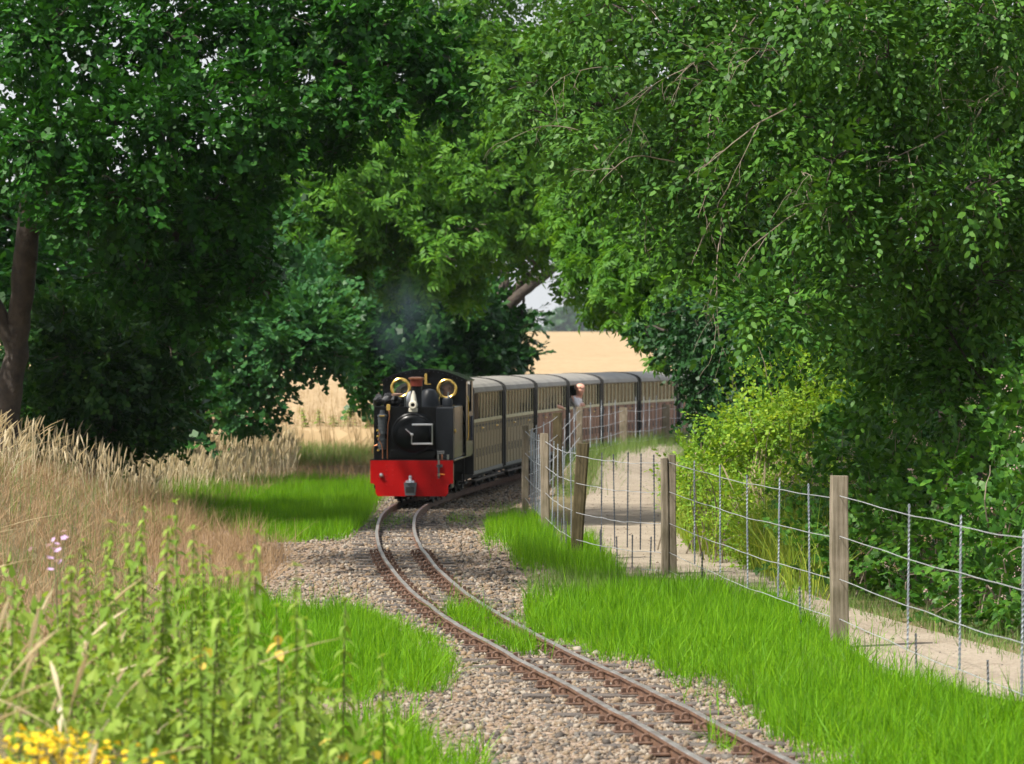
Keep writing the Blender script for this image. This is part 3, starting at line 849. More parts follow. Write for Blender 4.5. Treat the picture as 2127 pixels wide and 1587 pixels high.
# ---- bushes along the path
def make_bush(name, label, lobes, kind, mat, per_m2, scale, seed, stems, flowers=None, group=None, droop=-.1, shell=.5):
    rs = np.random.default_rng(seed); rr = random.Random(seed)
    bx_, by_ = np.mean([at(*lb[:3])[0] for lb in lobes]), np.mean([lb[2] for lb in lobes])
    bz = float(height(bx_, by_)) - .02
    root = empty(name, (bx_, by_, bz)); tag(root, label, 'bush', group)
    off = np.array((bx_, by_, bz))
    mb = MB()
    for i in range(stems):
        lb = rr.choice(lobes)
        k = lb[2]/F_PX
        c = at(*lb[:3])
        e = c + np.array((rr.uniform(-1, 1)*lb[3]*k, rr.uniform(-1, .6)*lb[5], rr.uniform(.2, 1.15)*lb[4]*k))
        s = np.array((c[0] + rr.uniform(-.4, .4), c[1] + rr.uniform(-.2, .5), 0)); s[2] = float(height(s[0], s[1]))
        m_ = (s+e)/2 + np.array((rr.uniform(-.2, .2), rr.uniform(-.2, .2), .25))
        limb(mb, [s-off, m_-off, e-off], .011, .003, 5, .05, 4, rr)
    mb.build('stems', M['twig'], root)['kind'] = 'stuff'
    P_, A_, _ = lobe_points(lobes, per_m2, rs, shell, droop=droop)
    keep = P_[:,2] > height(P_[:,0], P_[:,1]) + .03
    P_, A_ = P_[keep], A_[keep]
    place_sprays('foliage', tmpl(kind), P_-off, A_, rs.uniform(*scale, len(P_)), mat, root, rs)
    if flowers:
        fm, nf = flowers
        pet = leaf_flat(KITE, .018, .016, .2, .1)
        fl = spray_rosette(pet, 5); cl = compose([(fl[0], fl[1], Rm(rr.uniform(-.5,.5), rr.uniform(-.5,.5), rr.uniform(0,6)), rs.normal(0, .028, 3)) for _ in range(5)])
        P2, A2, _ = lobe_points(lobes, per_m2*nf, rs, .12, droop=-.6)
        keep = (P2[:,2] > height(P2[:,0], P2[:,1]) + .2)
        P2, A2 = P2[keep], A2[keep]
        place_sprays('blossom', [cl], P2-off, A2, rs.uniform(.7, 1.2, len(P2)), fm, root, rs)
    return root

_r = random.Random(8); lime_lobes = []
for k in range(34):
    u = k/33; x_ = 1450 + 420*u + _r.uniform(-25, 25)
    top_ = 960 - 175*math.sin(min(u*1.5, 1)*1.57) + (120*(u-.6) if u > .6 else 0)
    y_ = top_ + abs(_r.gauss(0, 75)) + 15
    lime_lobes.append((x_, min(y_, 1060), 42.3 - 2.2*u + _r.uniform(-.5, .5), _r.uniform(28, 60), _r.uniform(24, 55), _r.uniform(.3, .55)))
for x_, y_, h_ in ((1600,775,45),(1638,760,42),(1548,800,40),(1520,850,35),(1700,790,40),(1580,745,35),(1665,750,30),(1500,890,40),(1745,800,35),(1470,930,18),(1815,850,30)):
    lime_lobes.append((x_, y_, 42.4, _r.uniform(7, 14), h_, .13))
make_bush('sunlit_bush', 'sunlit lime green bush with upright shoots beside the path', 
          lime_lobes,
          'small', M['leaf_lime'], 88, (.9, 1.5), 31, 60)
make_bush('low_yellow_bush', 'low yellow green scrub below the lime green bush, behind the fence stays',
          [(1540,1060,40.5,100,75,.6),(1640,1080,39.5,110,90,.6),(1480,1030,41.5,45,60,.5),(1590,1140,39.3,90,50,.45),(1730,1060,39,80,90,.6)],
          'small', M['leaf_lime'], 100, (.9, 1.4), 32, 26)
make_bush('bramble_bush', 'dark bramble mound with pale pink blossom behind the nearest fence post',
          [(1790,1010,37,100,120,.8),(1770,920,39.5,70,60,.6),(1860,880,39,80,60,.6),(1690,1010,39.3,60,60,.5),(1730,1150,36,80,90,.6),(1870,980,36,110,130,.8),(1830,1140,35,110,110,.6),(1900,1100,34.2,100,130,.6),(1790,1230,34.6,80,50,.4)],
          'bramble', M['leaf_bramble'], 46, (.8, 1.2), 33, 30, (M['flower_pink'], .10))
make_bush('bramble_bush', 'tall bramble thicket with pinkish flowers at the far right of the path',
          [(2030,1000,33,120,150,.8),(2000,1160,32.4,110,130,.6),(2110,1100,31,110,150,.7),(2080,1240,30.3,110,100,.5),(1970,1270,32,90,50,.4),(2140,880,32,70,130,.6),(2180,1260,29.6,110,110,.5),(2010,1300,31,70,30,.3)],
          'bramble', M['leaf_bramble'], 46, (.8, 1.2), 34, 30, (M['flower_pink'], .16))

# ---- far trees on the skyline
far = [(1187,668,1500,50,34,18,'broad hazy blue tree on the skyline beyond the wheat'), (1108,690,1530,24,13,12,'small low hazy tree at the left end of the skyline trees'),
       (1262,676,1480,40,26,16,'far rounded tree half hidden behind the ash sprays'), (1330,680,1500,40,24,16,'far tree beside the wheat edge behind the ivy'),
       (700,645,1450,110,55,30,'far wood edge seen through the maple leaves')]
for i, (px, py, d, rx, ry, rd, lab) in enumerate(far):
    make_tree('skyline_tree', lab, 'tree', [(px, py, d, rx, ry, rd), (px-rx*.5, py+ry*.35, d, rx*.6, ry*.6, rd*.7), (px+rx*.55, py+ry*.3, d, rx*.55, ry*.65, rd*.7)], 'far', M['far_leaf'],
              [([(px, 722, d), (px, py, d)], .9, .4)], per_m2=.5, scale=(2.2, 4.0), seed=40+i, limb_r=.4, sub=3, bark='bark_dark', group='trees on the skyline')

# ------------------------------------------------------------------ railway track
trk = empty('railway_track', (0, 0, 0))
tag(trk, 'narrow gauge railway track curving towards the train', kind='structure')
GAUGE = .45
RAIL_Z = .004
prof = [(-.038, 0), (.038, 0), (.038, .010), (.009, .022), (.009, .066), (.021, .076), (.021, .095), (.015, .100), (-.015, .100), (-.021, .095), (-.021, .076), (-.009, .066), (-.009, .022), (-.038, .010)]
for s in (-1, 1):
    mb = MB()
    yy = np.concatenate([np.arange(10, 60, .4), np.arange(60, 112, 1.0)])
    rings = []
    wr = random.Random(3+s)
    kink = 0
    for y in yy:
        t = track_dir(y); nrm = np.array((t[1], -t[0]))
        kink = .8*kink + wr.gauss(0, .0022)                 # old rail, never quite straight
        c = np.array((track_x(y), y)) + nrm*(s*GAUGE/2 + kink)
        rings.append([(c[0]+nrm[0]*u, c[1]+nrm[1]*u, RAIL_Z + w + kink*.5) for u, w in prof])
    n = len(prof)
    v = [p for r_ in rings for p in r_]
    f, mi = [], []
    for i in range(len(rings)-1):
        for k in range(n):
            f.append((i*n+k, i*n+(k+1) % n, (i+1)*n+(k+1) % n, (i+1)*n+k)); mi.append(1 if k in (7, 8) else 0)
    me = bpy.data.meshes.new('rail'); me.from_pydata(v, [], f)
    me.polygons.foreach_set('material_index', np.array(mi, dtype=np.int32))
    link_mesh('rail', me, [M['rail_side'], M['rail_top']], trk)

smb = MB(); smb.box(-.52, .52, -.065, .065, -.11, .0, c=.008)
sme = smb.mesh('sleeper'); sme.materials.append(M['sleeper'])
cmb = MB(); cmb.box(-.052, .052, -.055, .055, 0, .014, c=.003)                  # base plate
cmb.box(-.044, -.014, -.016, .016, .014, .046, c=.003)                        # square screw head
cmb.torus((.026, .0, .030), .020, .0085, 'y', 12, 6)                           # spring clip
cme = cmb.mesh('rail_clip'); cme.materials.append(M['iron'])
pk = random.Random(9)
y = 15.5
SLEEPERS = []
while y < 53:
    t = track_dir(y); ang = math.atan2(-t[0], t[1]) + pk.gauss(0, .015)
    o = link_mesh('sleeper', sme, None, trk)
    o.location = (track_x(y), y, .030 + pk.uniform(-.006, .006)); o.rotation_euler = (0, pk.gauss(0, .006), ang)
    SLEEPERS.append(y)
    if y < 42:
        for s in (-1, 1):
            for q in (-1, 1):
                c = link_mesh('rail_clip', cme, None, trk)
                off = s*GAUGE/2 + q*.068
                c.location = (track_x(y) + math.cos(ang)*off, y + math.sin(ang)*off, .030)
                c.rotation_euler = (0, 0, ang + (math.pi if q > 0 else 0) + pk.gauss(0, .08))
    y += .6 * pk.uniform(.93, 1.07)

# ballast stones
def stones(name, pts, size, zoff, label):
    base = np.array([(1,0,0),(-1,0,0),(0,1,0),(0,-1,0),(0,0,1),(0,0,-1)], float)
    tri = np.array([(0,2,4),(2,1,4),(1,3,4),(3,0,4),(2,0,5),(1,2,5),(3,1,5),(0,3,5)])
    N = len(pts)
    sc = size[:, None] * rng.uniform(.55, 1.25, (N, 3)); sc[:,2] *= .7
    v = base[None] * sc[:, None, :] * rng.uniform(.7, 1.2, (N, 6, 1)) + rng.normal(0, .12, (N, 6, 3)) * size[:, None, None]
    a = rng.uniform(0, 6.28, N); b_ = rng.normal(0, .5, N)
    ca, sa, cb, sb = np.cos(a)[:, None], np.sin(a)[:, None], np.cos(b_)[:, None], np.sin(b_)[:, None]
    y1, z1 = v[...,1]*cb - v[...,2]*sb, v[...,1]*sb + v[...,2]*cb
    x2, y2 = v[...,0]*ca - y1*sa, v[...,0]*sa + y1*ca
    z0 = height(pts[:,0], pts[:,1]) + zoff + size*.15
    v = np.stack([x2 + pts[:,0:1], y2 + pts[:,1:2], z1 + z0[:, None]], -1)
    f = tri[None] + (np.arange(N)*6)[:, None, None]
    o = link_mesh(name, np_mesh(name, v.reshape(-1, 3), f.reshape(-1, 3)), M['stone'])
    tag(o, label, kind='stuff')
    return o
def scatter_track(y0, y1, dens, lo, hi):
    A_ = (y1-y0)*(hi-lo); N = int(A_*dens)
    y = rng.uniform(y0, y1, N); o = rng.uniform(lo, hi, N)
    o = np.where(o < -1, -1 + (o+1)*(1 + .9*np.exp(-((y-40)/7)**2)), o)
    # leave the rail heads free
    for s in (-1, 1):
        bad = np.abs(o - s*GAUGE/2) < .05
        o = np.where(bad, o + .13*np.sign(rng.random(N)-.5), o)
    o = np.where((o < lo+.3) | (o > hi-.3), o + rng.normal(0, .16, N), o)
    x = track_x(y) + o
    P_ = np.stack([x, y], -1)
    # sleepers stay half clear
    ks = np.array(SLEEPERS); dy = np.min(np.abs(y[:, None] - ks[None]), axis=1) if len(ks) else np.ones(N)
    keep = ~((dy < .085) & (np.abs(o) < .53) & (rng.random(N) < .93))
    return P_[keep]
p1 = scatter_track(18.5, 28, 760, -1.55, 1.25)
p2 = scatter_track(28, 38, 420, -1.6, 1.3)
p3 = scatter_track(38, 64, 160, -1.6, 1.3)
pts = np.concatenate([p1, p2, p3])
size = np.concatenate([np.clip(rng.lognormal(-4.15, .42, len(p1)), .006, .042), np.clip(rng.lognormal(-3.95, .38, len(p2)), .009, .045), np.clip(rng.lognormal(-3.7, .3, len(p3)), .014, .045)])
stones('ballast_gravel', pts, size, .014, 'mixed tan, grey and rusty flint gravel lying along the rails')

lit = []
for a, b_ in zip(A, B):
    for _ in range(16):
        u = rng.random(); lit.append(a + (b_-a)*(u if rng.random() < .4 else (u**3 if rng.random() < .5 else 1-u**3)) + rng.normal(0, .12, 2))
lit = np.array(lit)
stones('path_grit', lit, np.clip(rng.lognormal(-4.9, .5, len(lit)), .004, .02), .02, 'small loose stones and leaf crumbs strewn on the footpath')

# ------------------------------------------------------------------ grass
def in_poly(P_, poly):
    x, y = P_[:,0], P_[:,1]
    inside = np.zeros(len(P_), bool)
    n = len(poly); j = n-1
    for i in range(n):
        xi, yi = poly[i]; xj, yj = poly[j]
        c = ((yi > y) != (yj > y)) & (x < (xj-xi)*(y-yi)/(yj-yi+1e-12) + xi)
        inside ^= c; j = i
    return inside

def fill_poly(px_poly, dens, z=0.0, rag=.12):
    poly = np.array([on_ground(a, b_, z)[:2] for a, b_ in px_poly])
    lo, hi = poly.min(0), poly.max(0)
    N = int((hi-lo).prod()*dens)
    P_ = rng.uniform(lo, hi, (N, 2))
    Q = P_ + rag*np.stack([np.sin(P_[:,1]*9)+np.sin(P_[:,0]*13), np.sin(P_[:,0]*11)+np.cos(P_[:,1]*5)], -1)
    far_ = np.where(rng.random((len(Q), 1)) < .06, .34, 1) if rag > .05 else 1
    Q = Q + rng.normal(0, min(.09, rag*.8), Q.shape) / far_      # ragged edge, a few stray tufts outside
    return P_[in_poly(Q, poly)]

def blades(name, pts, h, w, lean, mat, label=None, kind='stuff', sink=.02, parent=None, bend=.5, cat=None, seg=2):
    N = len(pts)
    a = rng.uniform(0, 6.28, N)
    la = rng.uniform(0, 6.28, N); lm = np.abs(rng.normal(0, lean, N))
    wx, wy = np.cos(a)*w/2, np.sin(a)*w/2
    lx, ly = np.cos(la)*lm*h, np.sin(la)*lm*h
    z0 = height(pts[:,0], pts[:,1]) - sink
    def ring(t, k):
        f = t**(1+bend)
        cx, cy = pts[:,0] + lx*f, pts[:,1] + ly*f
        cz = z0 + h*(t - .25*np.minimum(lm, 1.5)*t*t)
        return np.stack([cx-wx*k, cy-wy*k, cz], -1), np.stack([cx+wx*k, cy+wy*k, cz], -1)
    r0, r1, r2 = ring(0, .8), ring(.5, 1.0), ring(1.0, .12)
    if seg == 2:
        v = np.stack([r0[0], r0[1], r1[0], r1[1], r2[0], r2[1]], 1)
        f = np.array([(0,1,3,2),(2,3,5,4)])[None] + (np.arange(N)*6)[:, None, None]
    else:
        v = np.stack([r0[0], r0[1], r2[0], r2[1]], 1)
        f = np.array([(0,1,3,2)])[None] + (np.arange(N)*4)[:, None, None]
    o = link_mesh(name, np_mesh(name, v.reshape(-1, 3), f.reshape(-1, 4)), mat, parent)
    if label: tag(o, label, cat, kind=kind)
    return o

def scatter_left(y0, y1, l0, l1, dens):
    N = int((y1-y0)*(l1-l0)*dens)
    y = rng.uniform(y0, y1, N); L = rng.uniform(l0, l1, N)
    return np.stack([track_x(y) - L, y], -1), L

def patch_noise(P_, s=1.0):
    return (np.sin(P_[:,0]*2.3*s + 1.3*P_[:,1]*s) + np.sin(P_[:,1]*1.9*s - P_[:,0]*.8*s) + np.sin(P_[:,0]*5.1*s)*.5) / 2.5

G = []
# verge between track and fence
ver = [(1090,1275),(1180,1245),(1300,1235),(1450,1232),(1600,1262),(1700,1330),(1790,1400),(1900,1440),(2127,1490),(2400,1540),(2400,1760),(1900,1760),(1720,1590),(1600,1510),(1520,1440),(1420,1405),(1300,1375),(1180,1352),(1110,1345)]
p = fill_poly(ver, 1900); G.append((p, .20, .05, .006))
# left verge in front of the ballast
lv = [(380,1230),(500,1265),(650,1285),(800,1285),(900,1290),(965,1330),(950,1400),(900,1440),(830,1455),(700,1470),(560,1450),(420,1350)]
p = fill_poly(lv, 1700); G.append((p, .21, .05, .006))
# patch growing across the rails
p = fill_poly([(930,1275),(1010,1272),(1110,1300),(1190,1342),(1160,1368),(1070,1366),(990,1345)], 2200); G.append((p, .13, .04, .006))
# near left edge of the ballast
p = fill_poly([(640,1520),(760,1500),(860,1540),(960,1590),(1000,1700),(600,1700)], 1700); G.append((p, .19, .05, .006))
# tuft against the right rail
p = fill_poly([(1475,1530),(1535,1545),(1530,1575),(1480,1560)], 2400, rag=.01); G.append((p, .11, .03, .005))
P_ = np.concatenate([g_[0] for g_ in G]); H_ = np.concatenate([np.full(len(g_[0]), g_[1]) for g_ in G])
off_ = P_[:,0] - track_x(P_[:,1])                              # kept short beside the rails
H_ = H_ * np.where(np.abs(off_) < .17, 1.25, np.where(off_ < 0, np.clip((-off_ - .22)/.75, .25, 1), np.clip((off_ - .05)/.6, .5, 1)))
H_ = np.clip(H_ * (1 + .38*patch_noise(P_, 1.6) + .2*patch_noise(P_, 5)) * rng.uniform(.45, 1.3, len(P_)) * np.where(rng.random(len(P_)) < .05, 1.5, 1), .04, .5)
blades('horsetail_grass', P_, H_, rng.uniform(.0042, .0078, len(P_)), .55, M['grass'], 'bright green feathery grass and horsetail on both sides of the rails')

# back left lawn patch and the strip left of the fence
G = []
p = fill_poly([(345,1035),(420,1018),(560,1012),(700,1008),(775,1012),(770,1048),(755,1098),(700,1122),(600,1134),(500,1112),(420,1088)], 950); G.append((p, .22))
p = fill_poly([(1010,1105),(1060,1075),(1085,1085),(1130,1120),(1200,1175),(1215,1215),(1130,1190),(1060,1150)], 1000); G.append((p, .24))
p = fill_poly([(1190,1135),(1212,1115),(1240,1150),(1300,1198),(1300,1222),(1200,1225)], 900, rag=.06); G.append((p, .22))
p = fill_poly([(745,1080),(840,1072),(860,1090),(800,1110)], 300); G.append((p, .10))
p = fill_poly([(930,1085),(990,1062),(985,1078),(940,1100)], 400); G.append((p, .10))
P_ = np.concatenate([g_[0] for g_ in G]); H_ = np.concatenate([np.full(len(g_[0]), g_[1]) for g_ in G])
H_ = np.clip(H_ * (1 + .3*patch_noise(P_, 1.0)) * rng.uniform(.6, 1.3, len(P_)), .04, .5)
blades('meadow_grass', P_, H_, rng.uniform(.008, .014, len(P_)), .4, M['grass'], 'bright green grass patch left of the locomotive and beside the fence', seg=1)

# pale grass round the far fence, by the path edges and under the bushes
G = []
p = fill_poly([(1150,1010),(1220,1000),(1290,965),(1380,945),(1440,930),(1440,900),(1290,915),(1180,950)], 260, .2); G.append((p, .28))
pg, _ = scatter_left(24, 64, 2.4, 6.2, 60); G.append((pg[patch_noise(pg, 1.2) > .1], .33))
p = fill_poly([(1130,1200),(1215,1205),(1300,1205),(1460,1212),(1600,1250),(1600,1275),(1290,1245),(1180,1255),(1100,1235)], 700); G.append((p, .17))
p = fill_poly([(560,958),(770,935),(775,975),(600,982),(420,982)], 260); G.append((p, .3))
p = fill_poly([(1430,1460),(1760,1345),(1850,1415),(2127,1472),(2300,1500),(2300,1530),(1850,1440)], 250); G.append((p, .15))
p = fill_poly([(1420,1130),(1560,1178),(1700,1250),(1900,1312),(2127,1375),(2200,1380),(2200,1330),(1900,1270),(1700,1200),(1560,1130),(1430,1080)], 420); G.append((p, .13))
p = fill_poly([(1400,960),(1430,955),(1440,1100),(1400,1080)], 400); G.append((p, .2))
P_ = np.concatenate([g_[0] for g_ in G]); H_ = np.concatenate([np.full(len(g_[0]), g_[1]) for g_ in G])
H_ = H_ * rng.uniform(.5, 1.4, len(P_))
blades('verge_grass', P_, H_, rng.uniform(.007, .013, len(P_)), .5, M['grass_far'], 'thin pale verge grass along the footpath edges and far fence', seg=1)

# dry thatch on the left bank
pa, La = scatter_left(17, 34, 2.6, 6.2, 220)
pb, Lb = scatter_left(34, 62, 2.5, 6.5, 230)
pc, Lc = scatter_left(62, 90, 1.9, 8, 110)
pe = fill_poly([(330,1060),(470,1075),(600,1130),(590,1160),(540,1200),(470,1260),(380,1240),(300,1150)], 420, .15)
P_ = np.concatenate([pa, pb, pc, pe])
keep = patch_noise(P_, .8) > -.75
P_ = P_[keep]
blades('dry_grass', P_, rng.uniform(.10, .40, len(P_)) * (1 + .5*patch_noise(P_, 1.5)), rng.uniform(.005, .011, len(P_)), .95, M['straw_brown'], 'brown dry grass thatch covering the left bank', seg=1)

def plume_grass(name, pts, hlo, hhi, mat, label, head=.16, lean=.3, wind=(.35, 0)):
    """tall dry stems with feathery seed heads"""
    N = len(pts)
    h = rng.uniform(hlo, hhi, N)
    la = rng.uniform(0, 6.28, N); lm = np.abs(rng.normal(0, lean, N))
    lx, ly = np.cos(la)*lm*h + wind[0]*h, np.sin(la)*lm*h + wind[1]*h
    z0 = height(pts[:,0], pts[:,1]) - .03
    V_, F_ = [], []
    ts = np.array([0, .35, .7, .86, .94, 1.0]); ws = np.array([.003, .0025, .002, .010, .008, .0015])
    for q, ang in enumerate((0, 1.2, 2.3)):
        use = slice(None) if q == 0 else slice(None)
        a = la + ang
        rows = []
        for i, (t, w) in enumerate(zip(ts, ws)):
            if q and i < 2: continue
            cx, cy = pts[:,0] + lx*t**1.8, pts[:,1] + ly*t**1.8
            cz = z0 + h*(t - .18*np.minimum(lm + abs(wind[0]), 1.2)*t**3)
            rows.append(np.stack([cx - np.cos(a)*w, cy - np.sin(a)*w, cz], -1)); rows.append(np.stack([cx + np.cos(a)*w, cy + np.sin(a)*w, cz], -1))
        v = np.stack(rows, 1)
        k = v.shape[1]
        f = np.array([(2*i, 2*i+1, 2*i+3, 2*i+2) for i in range(k//2-1)])[None] + (np.arange(N)*k)[:, None, None]
        o = sum(len(x) for x in V_)
        V_.append(v.reshape(-1, 3)); F_.append(f.reshape(-1, 4) + o)
    o = link_mesh(name, np_mesh(name, np.concatenate(V_), np.concatenate(F_)), mat)
    tag(o, label, kind='stuff')
pa, _ = scatter_left(17, 30, 4.2, 6.3, 34)
pb, _ = scatter_left(30, 55, 4.3, 7.0, 18)
pf, _ = scatter_left(13, 17, 3.3, 5.2, 13)
plume_grass('tall_dry_grass', np.concatenate([pa, pb, pf]), .35, .80, M['straw'], 'tall pale dry grass with feathery heads leaning at the left edge', wind=(.22, 0), lean=.5)
pc, _ = scatter_left(56, 80, 3.0, 7.5, 40)
pc = pc[(pc[:,0] < -.056*pc[:,1]) | (pc[:,1] < 62)]
pd, _ = scatter_left(44, 58, 3.3, 6.5, 22)
plume_grass('meadow_dry_grass', np.concatenate([pc, pd]), .35, .75, M['straw'], 'straw coloured seeding grass behind the green patch', wind=(.05, 0), lean=.2)
# long bleached stalks in the sunlit bush
p = fill_poly([(1450,1070),(1650,1080),(1680,1190),(1540,1170),(1450,1120)], 95)
plume_grass('bleached_stalks', p + np.array((0, -.2)), .7, 1.25, M['straw'], 'bleached grass stalks standing in the yellow green scrub', wind=(.1, 0), lean=.2)
p = fill_poly([(1430,1125),(1500,1140),(1640,1190),(1720,1235),(1720,1150),(1600,1080),(1480,1040),(1425,1060)], 480, .1)
blades('slope_grass', p, rng.uniform(.25, .95, len(p)), rng.uniform(.008, .015, len(p)), .45, M['slope'], 'long yellow green grass on the slope below the sunlit bush', bend=.8)
# wheat along the near edge of the field
N = 12000
P_ = np.stack([rng.uniform(-14, 9, N), 81.5 + rng.random(N)**1.5*50], -1)
P_ = P_[(P_[:,0] < track_x(P_[:,1]) - 3.6) | (P_[:,1] > 104)]; N = len(P_)
blades('wheat_stalks', P_, rng.uniform(.55, .95, N), rng.uniform(.02, .045, N), .18, M['wheat'], 'ripe wheat ears along the near edge of the field', seg=1)

# ------------------------------------------------------------------ people (grown from joints with a skin surface)
def skinned(name, joints, edges, radii, mat, parent, sub=2):
    me = bpy.data.meshes.new(name)
    me.from_pydata(joints, edges, [])
    o = bpy.data.objects.new(name, me); COL.objects.link(o)
    o.parent = parent
    md = o.modifiers.new('skin', 'SKIN'); md.use_smooth_shade = True
    if not me.skin_vertices:
        raise RuntimeError('no skin layer')
    for i, r_ in enumerate(radii):
        sv = me.skin_vertices[0].data[i]
        sv.radius = (r_, r_) if np.isscalar(r_) else r_
        sv.use_root = (i == 0)
    ss = o.modifiers.new('sub', 'SUBSURF'); ss.levels = ss.render_levels = sub
    me.materials.append(mat)
    return o

def bust(root, head_c, look, lean, arms, shirt_mat, hair_mat=None):
    """head centre (local), look = unit vector the face points to, lean = vector from pelvis to neck, arms = list of joint lists"""
    hc = Vector(head_c); lk = Vector(look).normalized(); ln = Vector(lean)
    up = Vector((0, 0, 1)); side = lk.cross(up).normalized()
    neck = hc - up*.14 - lk*.015
    pel = neck - ln
    chest = neck - ln*.32
    waist = neck - ln*.68
    J = [pel, waist, chest, neck - ln*.08, neck, hc - up*.06 + lk*.012, hc + up*.02, hc + up*.085,
         hc + lk*.098 - up*.015, hc + lk*.085 - up*.075,
         hc + side*.088 - up*.01, hc - side*.088 - up*.01]
    R_ = [.15, .14, .155, .075, .058, .078, .094, .062, .016, .03, .017, .017]
    E = [(0,1),(1,2),(2,3),(3,4),(4,5),(5,6),(6,7),(6,8),(5,9),(6,10),(6,11)]
    SJ, SE, SR = [pel, waist, chest, neck - ln*.1], [(0,1),(1,2),(2,3)], [.165, .155, .17, .085]
    for arm in arms:
        i0 = len(J)
        sh = Vector(arm[0]); el = Vector(arm[1]); wr = Vector(arm[2]); hd = Vector(arm[3])
        J += [sh, (sh+el)/2, el, (el+wr)/2, wr, hd]
        R_ += [.062, .05, .042, .038, .028, .036]
        E += [(2, i0)] + [(i0+k, i0+k+1) for k in range(5)]
        d = (hd-wr).normalized(); q = d.cross(Vector((.2, .1, 1))).normalized()
        for k, (w, L) in enumerate(((-.028, .062), (-.010, .075), (.010, .070), (.028, .055))):
            a = len(J)
            J += [hd + q*w + d*.03, hd + q*w + d*(.03+L*.5) - up*.006, hd + q*w*1.1 + d*(.03+L) - up*.022]
            R_ += [.0095, .009, .008]; E += [(i0+5, a), (a, a+1), (a+1, a+2)]
        a = len(J); J += [wr + (hd-wr)*.5 - q*.045, wr + (hd-wr)*.9 - q*.062]; R_ += [.011, .009]; E += [(i0+4, a), (a, a+1)]
        b_ = len(SJ); SJ += [sh, (sh+el)/2, el, el + (wr-el)*.3]; SR += [.072, .06, .054, .05]; SE += [(2, b_)] + [(b_+k, b_+k+1) for k in range(3)]
    skinned('body', [tuple(p) for p in J], E, R_, M['skin'], root)
    skinned('shirt', [tuple(p) for p in SJ], SE, SR, shirt_mat, root)
    for s in (-1, 1):
        mb = MB(); c = hc + lk*.083 + side*.034*s + up*.014
        mb.lathe([(.001,-.011),(.009,-.007),(.012,0),(.009,.007),(.001,.011)], tuple(c), 'z', 8)
        mb.build('eye', M['eye'], root)
    if hair_mat:
        mb = MB(); c = hc - lk*.022 + up*.005
        pr = [(.094*math.cos(a), .094*math.sin(a)) for a in np.linspace(-.5, .55, 6)]
        n = 16; v = []; f = []
        for (r_, z_) in pr:
            for k in range(n):
                a = math.pi*(.12 + .76*k/(n-1)); v.append(tuple(c - lk*r_*1.1*math.sin(a) + side*r_*1.06*math.cos(a) + up*z_))
        for i in range(len(pr)-1):
            for k in range(n-1): f.append((i*n+k, i*n+k+1, (i+1)*n+k+1, (i+1)*n+k))
        mb.add(v, f); mb.build('hair', hair_mat, root, True)

